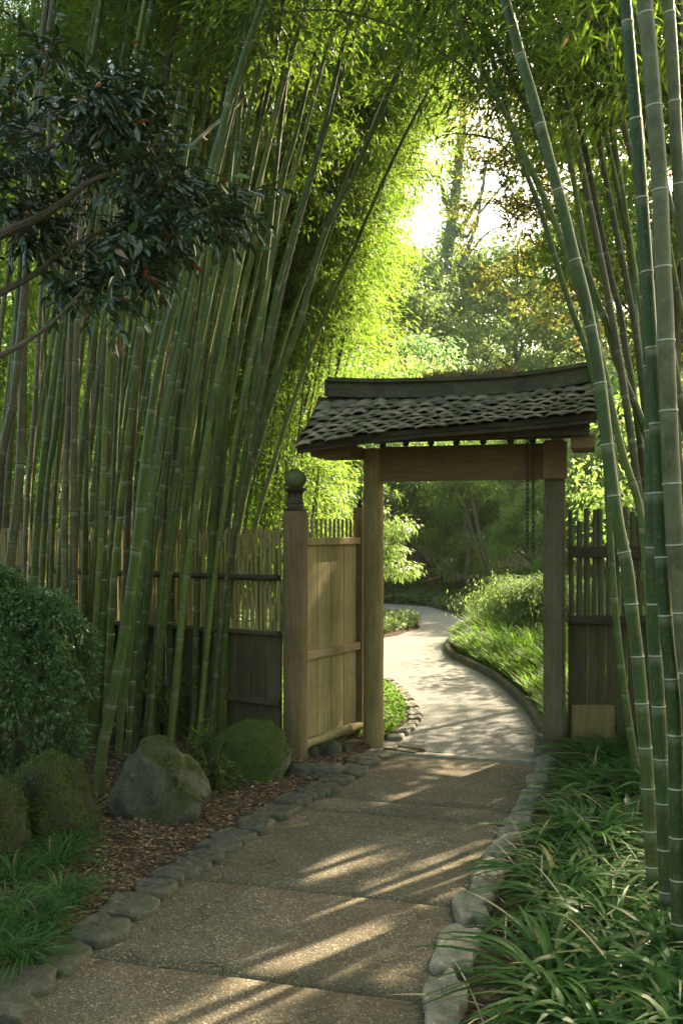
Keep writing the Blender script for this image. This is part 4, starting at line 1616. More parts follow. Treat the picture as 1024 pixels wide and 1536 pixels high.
# low green sprig among the left culms and the creeper on the boulders
def sprig(base, tips, label, name, material, Lf, wf, nper, seed):
    r = np.random.default_rng(seed)
    t = thing(name, base, label, 'plant')
    mb = MB()
    Ps, Ds = [], []
    for tp in tips:
        tp = np.array(tp) - np.array(base)
        mid = tp * .55 + np.array([0, 0, .09])
        C = spline([(0, 0, 0), mid, tp], 10)
        mb.tube(C, [.004] * 9 + [.0015], 4)
        for q in range(nper):
            f_ = r.uniform(.25, 1)
            p = at_len(C, arclen(C), np.array([f_ * arclen(C)[-1]]))[0]
            Ps.append(p)
            Ds.append(nrm(tp) * .5 + r.normal(0, .45, 3) + np.array([0, 0, -.35]))
    mb.build('stem', 'twig', t)
    n = len(Ps)
    Nn = r.normal(0, .5, (n, 3))
    Nn[:, 2] += 1
    Ln = Lf * r.uniform(.6, 1.2, n)
    leaf_obj('foliage', np.array(Ps), np.array(Ds), Nn, Ln, Ln * wf, material, t)
    return t


b0 = (*G(262, 1118), 0)
sprig(b0, [Wd(a, b_, 6.9) for a, b_ in ((190, 990), (205, 1000), (225, 985), (250, 985), (285, 1000), (270, 1020), (215, 1040), (240, 1035), (295, 1010))], 'low bright bamboo sprig among the culm bases behind the boulders',
      'bamboo_sprig', 'bamboo_leaf', .11, .14, 16, 71)
r = np.random.default_rng(72)
cr = (*G(318, 1190), .02)
sprig(cr, [(cr[0] + r.normal(0, .16) , cr[1] + r.normal(-.02, .12), abs(r.normal(.10, .09))) for _ in range(46)], 'creeping leafy plant spilling down between the two boulders', 'creeping_plant', 'moss_leaf', .035, .45, 26, 73)
b2 = (*G(304, 1165), .02)
sprig(b2, [(b2[0] + r.normal(0, .07), b2[1] + r.normal(0, .06), .16 + abs(r.normal(.06, .07))) for _ in range(16)], 'small upright leafy plant at the foot of the bright culms between the boulders', 'small_plant', 'bamboo_leaf', .06, .3, 14, 74)
for (px, py), lab, sd in (((285, 1165), 'wispy fern sprouting at the left of the mossy boulder', 77), ((190, 1120), 'small fern tuft among the culm bases beside the grey boulder', 78)):
    b3 = (*G(px, py), .01)
    sprig(b3, [(b3[0] + r.normal(0, .12), b3[1] + r.normal(0, .08), .05 + abs(r.normal(.06, .05))) for _ in range(14)], lab, 'fern', 'moss_leaf', .045, .3, 16, sd)


# ------------------------------------------------------------------ shrubs and trees
def crown_leaves(centres, radii, per, Lf, wf, seed, flat=.6, hang=.15, shell=.0, normal_up=1.0):
    r = np.random.default_rng(seed)
    C = np.repeat(np.asarray(centres, float), per, 0)
    Rr = np.repeat(np.asarray(radii, float), per)
    n = len(C)
    d = nrm(r.normal(0, 1, (n, 3)))
    rad = r.uniform(shell, 1, n) ** (1 / 2.2)
    off = d * (rad * Rr)[:, None]
    off[:, 2] *= flat
    P = C + off
    D = d * .8 + r.normal(0, .45, (n, 3))
    D[:, 2] -= hang * 3
    Nn = d * .55 + r.normal(0, .45, (n, 3))
    Nn[:, 2] += normal_up
    Ln = Lf * r.uniform(.55, 1.25, n)
    return P, D, Nn, Ln, Ln * wf * r.uniform(.8, 1.2, n)


def limb(mb, a, b_, r0, r1, r, k=6, sag=.12):
    a, b_ = np.array(a, float), np.array(b_, float)
    m = (a + b_) / 2 + r.normal(0, .08, 3) * np.linalg.norm(b_ - a)
    m[2] += sag * np.linalg.norm(b_ - a) * .4
    C = spline([a, m, b_], 9)
    mb.tube(C, np.linspace(r0, r1, 9), k)


def tree(name, loc, Ht, Rc, trunk_r, label, group, leafm, barkm, seed, z0=.3, ncl=60, per=130, Lf=.14, wf=.5, flat=.55, hang=.15, clr=(.55, 1.0), lean=(0, 0),
         cull=False, shape='round', category='tree', trunks=1):
    r = np.random.default_rng(seed)
    t = thing(name, loc, label, category, group)
    loc = np.array(loc, float)
    cs, rs = [], []
    for i in range(ncl):
        h = r.uniform(0, 1)
        if shape == 'round':
            prof = math.sin(math.pi * (0.12 + .80 * h)) ** .7
        elif shape == 'cone':
            prof = (1 - h) ** .8 + .08
        else:                                         # spreading
            prof = math.sin(math.pi * (.25 + .7 * h)) ** .5
        a = r.uniform(0, 2 * math.pi)
        q = Rc * prof * math.sqrt(r.uniform(.12, 1))
        z = Ht * (z0 + (1 - z0) * h)
        cs.append((q * math.cos(a) + lean[0] * z, q * math.sin(a) + lean[1] * z, z))
        rs.append(r.uniform(*clr) * Rc * .34)
    cs, rs = np.array(cs), np.array(rs)
    mb = MB()
    for tr in range(trunks):
        o_ = r.normal(0, .25, 2) if tr else (0, 0)
        top = np.array([lean[0] * Ht * .8 + o_[0] * 3, lean[1] * Ht * .8 + o_[1] * 2, Ht * .8])
        C = spline([(o_[0], o_[1], -.1), (o_[0] * 1.5 + r.normal(0, .1) + lean[0] * Ht * .3, o_[1] + lean[1] * Ht * .3, Ht * .35), top * .75, top], 16)
        C[:, :2] += r.normal(0, .02, (16, 2)) * Ht * .1
        mb.tube(C, np.linspace(trunk_r * (1.15 if not tr else .8), trunk_r * .2, 16), 9)
        ntr = len(cs) // trunks
        for j in range(min(ntr, 26)):
            c = cs[(j * trunks + tr) % len(cs)]
            zq = max(Ht * .12, c[2] - np.linalg.norm(c[:2]) * .55 - .2)
            q = np.argmin(abs(C[:, 2] - zq))
            limb(mb, C[q], c, trunk_r * .3, trunk_r * .06, r, 5)
    mb.build('trunk', barkm, t, smooth=True)
    P, D, Nn, Ln, Wn = crown_leaves(cs, rs, per, Lf, wf, seed + 1, flat, hang)
    if cull:
        P2 = P + loc
        kp_ = sun_cull(P2)
        P, D, Nn, Ln, Wn = P[kp_], D[kp_], Nn[kp_], Ln[kp_], Wn[kp_]
    leaf_obj('crown', P, D, Nn, Ln, Wn, leafm, t)
    return t


def copy_thing(src, loc, rz, sc, label=None, group=None):
    c = link(src.copy())
    c.location = loc
    c.rotation_euler = (0, 0, rz)
    c.scale = (sc,) * 3 if np.isscalar(sc) else sc
    if label:
        c['label'] = label
    if group:
        c['group'] = group
    for ch_ in src.children:
        d = link(ch_.copy(), c)
        for g2 in ch_.children:
            link(g2.copy(), d)
    return c


gz = lambda x, y: float(ground_z(x, y))

# round clipped-looking shrub at the left edge
r = np.random.default_rng(91)
sh = thing('round_shrub', (-2.05, 5.95, 0), 'dense rounded evergreen shrub with small glossy leaves at the left edge', 'shrub')
cs, rs = [], []
for i in range(150):
    d = nrm(r.normal(0, 1, 3))
    d[2] = d[2] if d[2] > -.5 else -d[2]
    q = r.uniform(.78, 1.0)
    cs.append((d[0] * .46 * q, d[1] * .42 * q, .78 + d[2] * .46 * q))
    rs.append(r.uniform(.07, .14))
for i in range(50):
    d = nrm(r.normal(0, 1, 3))
    cs.append((-.22 + d[0] * .24, d[1] * .26, 1.18 + abs(d[2]) * .19))
    rs.append(r.uniform(.06, .11))
for i in range(50):
    d = nrm(r.normal(0, 1, 3))
    cs.append((.05 + d[0] * .34, -.02 + d[1] * .3, .36 + d[2] * .2))
    rs.append(r.uniform(.07, .12))
P, D, Nn, Ln, Wn = crown_leaves(cs, rs, 190, .034, .42, 92, .9, .05, .3)
leaf_obj('crown', P, D, Nn, Ln, Wn, 'shrub_leaf', sh, fine=True)
mb = MB()
for i in range(9):
    limb(mb, (r.normal(0, .04), r.normal(0, .04), -.03), cs[i * 13], .016, .006, r)
mb.build('stem', 'bark', sh)

# dark glossy evergreen reaching in from the left
rt = thing('evergreen_tree', (-2.75, 3.9, gz(-2.75, 3.9)), 'dark evergreen tree with large glossy leaves reaching in from the upper left', 'tree')
org = np.array([-2.75, 3.9, gz(-2.75, 3.9)])
mb = MB()
mb.tube(spline([(0, 0, -.05), (.08, .02, 1.2), (.2, 0, 2.4), (.5, .1, 3.4)], 12), np.linspace(.09, .05, 12), 9)
br = [[(-150, 430), (-60, 385), (0, 352), (47, 332), (90, 307), (140, 270), (210, 250)], [(-200, 640), (-60, 560), (0, 534), (47, 508), (85, 478), (130, 430)],
      [(-120, 500), (31, 424), (86, 385), (129, 358), (200, 330), (290, 325)], [(-100, 330), (40, 240), (150, 190), (220, 170)]]
dep = [3.9, 3.7, 4.05, 4.1]
for b_, dd, w_ in zip(br, dep, (17, 10, 9, 10)):
    C = spline([np.array(Wd(a, c, dd)) - org for a, c in b_], 20)
    mb.tube(C, np.linspace(w_ * dd / F / 2 * 1.3, w_ * dd / F / 2 * .35, 20), 8)
mb.build('limbs', 'bark', rt, smooth=True)
outline = [(-60, 215, 75), (20, 230, 80), (90, 205, 75), (150, 185, 60), (205, 180, 50), (240, 215, 45), (60, 285, 60), (130, 280, 65), (200, 265, 65), (255, 280, 55), (300, 290, 42), (335, 320, 34),
           (180, 330, 50), (240, 345, 42), (285, 345, 35), (30, 330, 35), (110, 345, 40), (200, 385, 36), (230, 370, 30), (150, 430, 36), (190, 425, 28), (120, 440, 18), (355, 330, 20), (225, 420, 18),
           (10, 180, 50), (100, 150, 40), (170, 140, 36), (215, 145, 28), (-20, 300, 60)]
r = np.random.default_rng(95)
Ps, Rs = [], []
for px, py, pr_ in outline:
    for q in range(2):
        dd = 4.0 + r.uniform(-.35, .45)
        Ps.append(np.array(Wd(px - 8 + r.normal(0, pr_ * .55), py - 14 + r.normal(0, pr_ * .36), dd)) - org)
        Rs.append(pr_ * .52 * dd / F)
PP, DD, NN_ = [], [], []
mb = MB()
for c_, r_ in zip(Ps, Rs):
    for q in range(13):
        dv = nrm(r.normal(0, 1, 3) + np.array([.25, -.2, .1]))
        a0 = c_ + dv * r_ * r.uniform(.1, .65)
        tl = r.uniform(.10, .20)
        dv2 = nrm(dv + np.array([.2, -.1, -.25]) + r.normal(0, .3, 3))
        a1 = a0 + dv2 * tl * .55
        a2_ = a1 + nrm(dv2 + np.array([0, 0, -.5])) * tl * .5
        if q % 2 == 0:
            mb.tube([a0, a1, a2_], [.0028, .002, .001], 3, cap=False)
        nl = 11
        side = nrm(np.cross(dv2, np.array([0, 0, 1.0]) + r.normal(0, .3, 3)))
        for j in range(nl):
            f_ = (j + 1) / nl
            p_ = a0 + (a1 - a0) * min(1, f_ * 2) + (a2_ - a1) * max(0, f_ * 2 - 1)
            PP.append(p_)
            DD.append(dv2 * .55 + side * (1 if j % 2 else -1) * (.9 - .5 * f_) + r.normal(0, .22, 3) + np.array([0, 0, -.25]))
            NN_.append(np.array([0, -.25, 1.0]) + r.normal(0, .4, 3))
mb.build('twigs', 'twig', rt)
nl = len(PP)
Ln = r.uniform(.035, .08, nl)
leaf_obj('crown', np.array(PP), np.array(DD), np.array(NN_), Ln, Ln * r.uniform(.3, .42, nl), 'gloss_leaf', rt, fold=.2, fine=True)
n2 = 40
ix = r.integers(0, len(Ps), n2)
P = np.array(Ps)[ix] + r.normal(0, .10, (n2, 3))
D = r.normal(0, .6, (n2, 3)) + np.array([.2, -.3, -.35])
Nn = r.normal(0, .4, (n2, 3)) + np.array([0, -.5, .8])
leaf_obj('young_leaves', P, D, Nn, r.uniform(.06, .09, n2), r.uniform(.022, .034, n2), 'shrub_leaf', rt, fold=.2, fine=True)

# moss and grass clump at the lower left
def tuft(name, loc, n, Lr, Wr, lean, label, cat, group, material, seed, rad=.05, nseg=6, droop=1.0):
    r = np.random.default_rng(seed)
    P = np.zeros((n, 3))
    a = r.uniform(0, 6.28, n)
    q = rad * np.sqrt(r.uniform(0, 1, n))
    P[:, 0], P[:, 1] = q * np.cos(a), q * np.sin(a)
    v, f = blades(P, a + r.normal(0, .5, n), r.uniform(*Lr, n), r.uniform(*Wr, n), np.clip(r.normal(lean, .25, n), .02, 1.3), nseg, droop, r=r)
    o = np_mesh(name, v, f, material, smooth=True)
    o.location = loc
    return tag(o, label, cat, group)


spots = [(100, 1290), (-5, 1280), (50, 1265), (15, 1390), (60, 1400), (95, 1360), (25, 1330), (80, 1310), (-10, 1440), (40, 1440)]
for i, (px, py) in enumerate(spots):
    x, y = G(px, py)
    tuft('grass_clump', (x, y, gz(x, y) - .01), 150, (.14, .30), (.004, .008), .35, 'fine leaved grass clump below the mossy rocks at the lower left', 'grass', 'grass clumps at the lower left', 'strap_leaf', 200 + i, .07)

# raised moss on the rocks, sampled from their own surface
def moss_on(o, n, keep, Ls, label, seed):
    r = np.random.default_rng(seed)
    me = o.data
    co = np.empty(len(me.vertices) * 3, np.float32)
    me.vertices.foreach_get('co', co)
    no = np.empty(len(me.vertices) * 3, np.float32)
    me.vertices.foreach_get('normal', no)
    co, no = co.reshape(-1, 3).astype(float), no.reshape(-1, 3).astype(float)
    from mathutils import noise as mn, Vector as MV
    f = np.array([mn.fractal(MV(tuple(c * 9.0)), .8, 2.0, 4) for c in co])
    ok = np.where(keep(co, no, f))[0]
    ix = r.choice(ok, n)
    P = co[ix] + r.normal(0, .006, (n, 3)) - no[ix] * .003
    D = no[ix] * .7 + r.normal(0, .6, (n, 3)) + np.array([0, 0, -.35])
    q = leaf_obj('moss', P, D, no[ix] + r.normal(0, .5, (n, 3)), r.uniform(*Ls, n), r.uniform(.004, .008, n), 'moss_leaf')
    q.location = o.location
    q.rotation_euler = o.rotation_euler
    tag(q, label, 'moss', kind='stuff')


rocks_ = [o for o in COL.objects if o.get('category') == 'rock']
moss_on(rocks_[0], 2600, lambda c, m_, f: (m_[:, 0] > .25) & (m_[:, 2] > -.1) & (f > .0), (.010, .022), 'patchy moss down the right flank of the bare grey boulder', 81)
moss_on(rocks_[1], 9000, lambda c, m_, f: (m_[:, 2] + f * .5 > .05) & (c[:, 2] > .06), (.008, .018), 'short green moss over the top of the round boulder', 82)
moss_on(rocks_[2], 6500, lambda c, m_, f: (m_[:, 2] + f > .1), (.012, .030), 'shaggy moss covering the dark rock in front of the round shrub', 83)
moss_on(rocks_[3], 5000, lambda c, m_, f: (m_[:, 2] + f > .1), (.012, .030), 'shaggy moss covering the rock cut by the left edge', 84)

# strappy clumps of the right bed
r = np.random.default_rng(31)
pts = []
tries = 0
while len(pts) < 62 and tries < 9000:
    tries += 1
    y = r.uniform(2.7, 6.75)
    u_, v_ = 0, 0
    x = r.uniform(.2, 2.6)
    uu, vv = uv_of((x, y))
    ru = right_u(vv)
    if uu < ru + .31 or uu > ru + 1.05 + .3 * (y > 5):
        continue
    if y < 3.9 and uu < ru + .36:
        continue
    if x * F / y + CX > 1050:
        continue
    # mulch kept bare round the thick culms
    px_, py_ = x * F / y + CX, HY + H * F / y
    if px_ > 905 and py_ > 1215 and py_ < 1440:
        continue
    if any((x - a) ** 2 + (y - b_) ** 2 < .145 ** 2 for a, b_ in pts):
        continue
    pts.append((x, y))
for i, (x, y) in enumerate(pts):
    px_, py_ = x * F / y + CX, HY + H * F / y
    if py_ > 1400:
        lab = 'large dark green strap leaved clump at the bottom right beside the edging stones'
        grp = 'strap leaved clumps at the bottom right'
    elif py_ < 1180:
        lab = 'strap leaved clump growing against the right fence'
        grp = 'strap leaved clumps by the right fence'
    else:
        lab = 'arching strap leaved clump in the bed along the right of the path'
        grp = 'strap leaved clumps in the right bed'
    s = r.uniform(.85, 1.15)
    tuft('lilyturf', (x, y, gz(x, y) - .01), 62, (.24 * s, .46 * s), (.013, .027), .40, lab, 'plant', grp, 'strap_leaf', 700 + i, .045, 7, 1.0)
for i, (px, py, s) in enumerate(((930, 1105, 1.5), (905, 1125, 1.3), (955, 1130, 1.3))):
    x, y = G(px, py)
    tuft('tall_grass', (x, y, gz(x, y)), 60, (.35 * s, .6 * s), (.007, .012), .35, 'tall grassy clump with long arching blades in front of the olive repair board', 'plant', 'tall grassy clumps at the fence', 'strap_leaf', 800 + i, .05, 8, .9)
# fine low grass filling between clumps and stones
n = 9000
X_ = r.uniform(.2, 2.4, n * 3)
Y_ = r.uniform(3.0, 6.75, n * 3)
uu = (X_ - GC[0]) * U[0] + (Y_ - GC[1]) * U[1]
vv = (X_ - GC[0]) * V[0] + (Y_ - GC[1]) * V[1]
dd = uu - right_u(vv)
k_ = (dd > .13) & (dd < .6) & (Y_ > 3.75)
X_, Y_ = X_[k_][:n], Y_[k_][:n]
P = np.stack([X_, Y_, ground_z(X_, Y_)], 1)
v, f = blades(P, r.uniform(0, 6.28, len(P)), r.uniform(.05, .14, len(P)), np.full(len(P), .004), np.abs(r.normal(.4, .3, len(P))), 3, .8, r=r)
tag(np_mesh('grass', v, f, 'moss_leaf'), 'fine low grass between the edging stones and the strap leaved clumps', 'grass', kind='stuff')
n = 420
X_ = r.uniform(.3, 2.4, n * 4)
Y_ = r.uniform(2.8, 6.75, n * 4)
uu = (X_ - GC[0]) * U[0] + (Y_ - GC[1]) * U[1]
vv = (X_ - GC[0]) * V[0] + (Y_ - GC[1]) * V[1]
k_ = (uu - right_u(vv) > .14) & (uu - right_u(vv) < 1.3)
X_, Y_ = X_[k_][:n], Y_[k_][:n]
P = np.stack([X_, Y_, ground_z(X_, Y_) + r.uniform(.0, .10, len(X_))], 1)
v, f = blades(P, r.uniform(0, 6.28, len(P)), r.uniform(.12, .32, len(P)), r.uniform(.005, .012, len(P)), np.abs(r.normal(1.15, .25, len(P))), 5, .35, r=r)
tag(np_mesh('dead_blades', v, f, 'straw'), 'withered straw coloured blades caught among the strap leaved clumps', 'dead leaves', kind='stuff')
# broad-leaved plants by the culms
for i, (px, py) in enumerate(((925, 1290), (1000, 1500), (940, 1240), (965, 1490))):
    x, y = G(px, py)
    r2 = np.random.default_rng(900 + i)
    n = 16
    v, f = blades(np.zeros((n, 3)), r2.uniform(0, 6.28, n), r2.uniform(.16, .26, n), r2.uniform(.035, .055, n), np.abs(r2.normal(.5, .2, n)), 7, .8, r=r2)
    o = np_mesh('broad_leaved_plant', v, f, 'shrub_leaf', smooth=True)
    o.location = (x, y, gz(x, y))
    tag(o, ['small broad leaved plant in bare mulch left of the thick culms', 'broad leaved plant at the bottom right corner right of the others',
            'small broad leaved plant at the edge of the strappy clumps beside the culms', 'broad leaved plant at the bottom right near the culm feet'][i], 'plant')

# ------------------------------------------------------------------ litter
def litter(n, xr, yr, test, name, label, seed, Ls=(.015, .045), z=.006):
    r = np.random.default_rng(seed)
    X_ = r.uniform(*xr, n * 4)
    Y_ = r.uniform(*yr, n * 4)
    uu = (X_ - GC[0]) * U[0] + (Y_ - GC[1]) * U[1]
    vv = (X_ - GC[0]) * V[0] + (Y_ - GC[1]) * V[1]
    k_ = test(uu, vv, X_, Y_)
    X_, Y_ = X_[k_][:n], Y_[k_][:n]
    m_ = len(X_)
    P = np.stack([X_, Y_, ground_z(X_, Y_) + z + r.uniform(0, .008, m_)], 1)
    a = r.uniform(0, 6.28, m_)
    D = np.stack([np.cos(a), np.sin(a), r.normal(0, .15, m_)], 1)
    Nn = r.normal(0, .3, (m_, 3)) + np.array([0, 0, 1.0])
    Ln = r.uniform(*Ls, m_)
    tag(leaf_obj(name, P, D, Nn, Ln, Ln * r.uniform(.15, .5, m_), 'litter'), label, 'litter', kind='stuff')


litter(26000, (-3.2, .4), (2.6, 8), lambda u, v, x, y: (u < left_u(v) - .1) & (v < -.05), 'leaf_litter', 'dry brown bamboo leaves scattered over the mulch under the grove', 61)
litter(6000, (.2, 2.8), (2.6, 6.7), lambda u, v, x, y: (u > right_u(v) + .09) & (v < -.05), 'leaf_litter', 'dry brown leaves and chips on the soil right of the path', 62)
r = np.random.default_rng(63)
n = 520
vv = r.uniform(-3.9, -.3, n)
side = r.uniform(0, 1, n) ** .5
e = np.where(r.uniform(0, 1, n) < .7, left_u(vv) + .12 + .5 * (1 - side), right_u(vv) - .12 - .5 * (1 - side))
P = np.array([gp(a, b_, .006) for a, b_ in zip(e, vv)])
a = r.uniform(0, 6.28, n)
Ln = r.uniform(.006, .030, n)
tag(leaf_obj('leaf_litter', P, np.stack([np.cos(a), np.sin(a), 0 * a + .1], 1), r.normal(0, .2, (n, 3)) + np.array([0, 0, 1.]), Ln, Ln * .45, 'litter'), 'tiny dry leaves and chips lying on the near path', 'litter', kind='stuff')
mb = MB()
r = np.random.default_rng(64)
for i in range(70):
    x, y = r.uniform(-2.0, -.3), r.uniform(4.2, 6.6)
    uu, v2_ = uv_of((x, y))
    if uu > left_u(v2_) - .15:
        continue
    a = r.uniform(0, 3.14)
    ln = r.uniform(.03, .12)
    z = gz(x, y) + .008
    mb.tube([(x, y, z), (x + ln * math.cos(a), y + ln * math.sin(a), z + .004)], r.uniform(.002, .004), 4)
tag(mb.build('fallen_twigs', 'bark', None), 'small fallen twigs scattered on the mulch left of the path', 'twig', kind='stuff')

# ------------------------------------------------------------------ beyond the gate
r = np.random.default_rng(41)
n = 26000
Y_ = 7.0 + 9.6 * r.uniform(0, 1, n) ** 1.15
off = np.abs(r.uniform(0, 1, n)) ** 1.3 * 3.0
X_ = kerb_x(Y_) + .12 + off
P = np.stack([X_, Y_, np.full(n, .02)], 1)
lx = np.where(off < .35, .26 + off * .6, .50) * r.uniform(.6, 1.2, n) * (1 + .25 * np.sin(X_ * 5) * np.sin(Y_ * 4.3))
az = np.where(off < .45, math.pi + r.normal(0, .8, n), r.uniform(0, 6.28, n))
v, f = blades(P, az, lx, r.uniform(.014, .028, n), np.abs(r.normal(.16, .14, n)), 4, .5, r=r)
tag(np_mesh('ornamental_grass', v, f, 'grass'), 'bright green mass of arching grass inside the kerb beyond the gate', 'grass', kind='stuff')


def cover(n, test_pts, zf, name, label, material, seed, Lf, wf, hh):
    r = np.random.default_rng(seed)
    X_, Y_ = test_pts(r, n)
    m_ = len(X_)
    P = np.stack([X_, Y_, zf(X_, Y_) + hh * r.uniform(.05, 1, m_) * (1 + .5 * np.sin(X_ * 4) * np.sin(Y_ * 3))], 1)
    D = r.normal(0, .7, (m_, 3))
    D[:, 2] = abs(D[:, 2]) * .6
    Nn = r.normal(0, .45, (m_, 3))
    Nn[:, 2] += 1
    Ln = Lf * r.uniform(.6, 1.3, m_)
    tag(leaf_obj(name, P, D, Nn, Ln, Ln * wf, material), label, 'ground cover', kind='stuff')


def lawn_pts(r, n):
    Y_ = r.uniform(7.3, 10.7, n)
    return lawn_x(Y_) - .05 - r.uniform(0, 1, n) ** 1.4 * 2.2, Y_


cover(16000, lawn_pts, lambda x, y: .025 + 0 * x, 'ground_cover', 'low light green ground cover inside the curved setts beyond the gate', 'grass', 51, .04, .5, .05)


def isle_pts(r, n):
    Y_ = r.uniform(14.1, 17.3, n * 2)
    X_ = r.uniform(-3.4, 1.35, n * 2)
    a = np.interp(X_, [-.6, .64, 1.06, 1.3, 1.37], [14.0, 14.26, 15.1, 15.6, 16.0])
    b_ = np.interp(X_, [-.6, .3, .9, 1.3, 1.37], [17.4, 17.35, 17.1, 16.6, 16.0])
    k_ = (Y_ > a + .05) & (Y_ < b_ - .05)
    return X_[k_][:n], Y_[k_][:n]


cover(26000, isle_pts, lambda x, y: .05 + 0 * x, 'ground_cover', 'low green island of ground cover in the bend of the far path', 'cover_leaf', 52, .07, .5, .13)


def bank_pts(r, n):
    X_ = r.uniform(-7, 4.5, n)
    e = np.interp(X_, [-7, .9, 1.9, 2.35, 4.5], [21.3, 21.0, 20.1, 17.2, 17.2])
    Y_ = e + .05 + r.uniform(0, 1, n) ** 1.1 * np.where(X_ < 1.8, 3.0, 5.5)
    return X_, Y_


cover(60000, bank_pts, lambda x, y: ground_z(x, y), 'ground_cover', 'dark green strip of ground cover on the bank beyond the far path', 'cover_leaf', 53, .10, .45, .2)

# weeping shrub right of the far bend
r = np.random.default_rng(43)
ws = thing('weeping_shrub', (2.95, 13.6, .02), 'pale weeping shrub rising behind the bright grass beside the right gate post', 'shrub')
n = 2600
P = r.normal(0, .12, (n, 3))
P[:, 2] = r.uniform(0, .5, n)
v, f = blades(P, r.uniform(0, 6.28, n), r.uniform(.7, 1.25, n), r.uniform(.010, .018, n), np.abs(r.normal(.3, .2, n)), 7, 1.0, r=r)
np_mesh('fronds', v, f, 'pale_leaf', ws)
m_ = 15000
q = r.integers(0, n, m_) * 24 + r.integers(4, 8, m_) * 3
Pq = v[q] + r.normal(0, .04, (m_, 3))
leaf_obj('foliage', Pq, r.normal(0, .4, (m_, 3)) + np.array([0, 0, -.8]), r.normal(0, .5, (m_, 3)) + np.array([0, -.3, .8]), r.uniform(.04, .09, m_), r.uniform(.012, .02, m_), 'pale_leaf', ws)

# drooping maple reaching in left of the opening
wm = tree('weeping_maple', (-.10, 14.0, .0), 2.3, 1.25, .05, 'pale layered maple spreading low behind the left gate post', None, 'pale_leaf', 'bark', 301, z0=.36, ncl=46, per=300, Lf=.085, wf=.3, flat=.4, hang=.25, shape='spread')

# trees round the clearing (near part unique, then copies)
ta = tree('maple_tree', (.9, 27.5, gz(.9, 27.5)), 6.2, 3.6, .14, 'soft green spreading tree over the dark hollow, centre of the gate opening', 'trees round the clearing', 'broad_leaf', 'bark', 311,
          z0=.24, ncl=100, per=125, Lf=.16, wf=.42, clr=(.35, .85), flat=.36, hang=.2, shape='spread', trunks=2)
tb = tree('dark_tree', (-1.0, 26.0, gz(-1.0, 26)), 6.0, 2.8, .14, 'blue green layered tree seen between the wing panel and the left gate post', 'trees round the clearing', 'blue_leaf', 'bark', 312,
          z0=.20, ncl=85, per=130, Lf=.16, wf=.42, clr=(.35, .9), flat=.4, hang=.2)
tc_ = tree('broad_tree', (9.0, 22.5, gz(9.0, 22.5)), 7.2, 2.8, .17, 'yellowish green tree right behind the right gate post', 'trees round the clearing', 'broad_leaf', 'bark_pale', 313,
           z0=.16, ncl=140, per=190, Lf=.15, wf=.45, clr=(.35, .85), flat=.5, hang=.2)
td = tree('tall_tree', (8.2, 44, gz(8.2, 44)), 13.2, 4.8, .24, 'tall grey green tree with pale haze right of the tall trunk', 'tall trees behind the clearing', 'pale_leaf', 'bark', 314,
          z0=.2, ncl=180, per=190, Lf=.22, wf=.5, clr=(.3, .8), flat=.55, hang=.15)
te = tree('sunlit_bush', (3.0, 22.6, gz(3.0, 22.6)), 2.9, 1.3, .07, 'light green bush with thin pale stems behind the bright grass', 'bushes on the bank', 'broad_leaf', 'bark_pale', 315,
          z0=.15, ncl=60, per=330, Lf=.085, wf=.35, flat=.7, hang=.35)
# two pale leaning trunks
lt = thing('leaning_trunk_tree', (3.72, 22.2, gz(3.72, 22.2)), 'tree with two pale thin leaning trunks at the edge of the hollow', 'tree')
og = np.array([3.72, 22.2, gz(3.72, 22.2)])
for tr_, w_ in (([(745, 895), (733, 860), (722, 815), (714, 780), (706, 740), (690, 690)], 10), ([(736, 893), (727, 858), (713, 815), (703, 780), (690, 735), (670, 680)], 6)):
    mb = MB()
    C = spline([np.array(Wd(a, b_, 22.2)) - og for a, b_ in tr_], 16)
    mb.tube(C, np.linspace(w_ * 22.2 / F / 2, w_ * 22.2 / F / 4, 16), 8)
    mb.build('trunk', 'bark_pale', lt, smooth=True)
cs = [np.array(Wd(690 + r.normal(0, 55), 670 + r.normal(0, 40), 22.2 + r.normal(0, .8))) - og for _ in range(38)]
P, D, Nn, Ln, Wn = crown_leaves(cs, [.55] * len(cs), 110, .10, .4, 317, .45, .25)
leaf_obj('crown', P, D, Nn, Ln, Wn, 'broad_leaf', lt)
mb = MB()
C = spline([Wd(682, 878, 23.2), Wd(676, 850, 23.2), Wd(668, 815, 23.2), Wd(664, 790, 23.2)], 10)
sp_ = thing('sapling', tuple(C[0]), 'thin pale leaning sapling in front of the dark hollow', 'tree')
mb.tube(C - C[0], np.linspace(.035, .015, 10), 6)
mb.build('trunk', 'bark_pale', sp_)
P, D, Nn, Ln, Wn = crown_leaves([C[i] - C[0] for i in (3, 5, 7, 9)], [.2, .25, .35, .5], 120, .08, .4, 318, .6, .2)
leaf_obj('crown', P, D, Nn, Ln, Wn, 'broad_leaf', sp_)

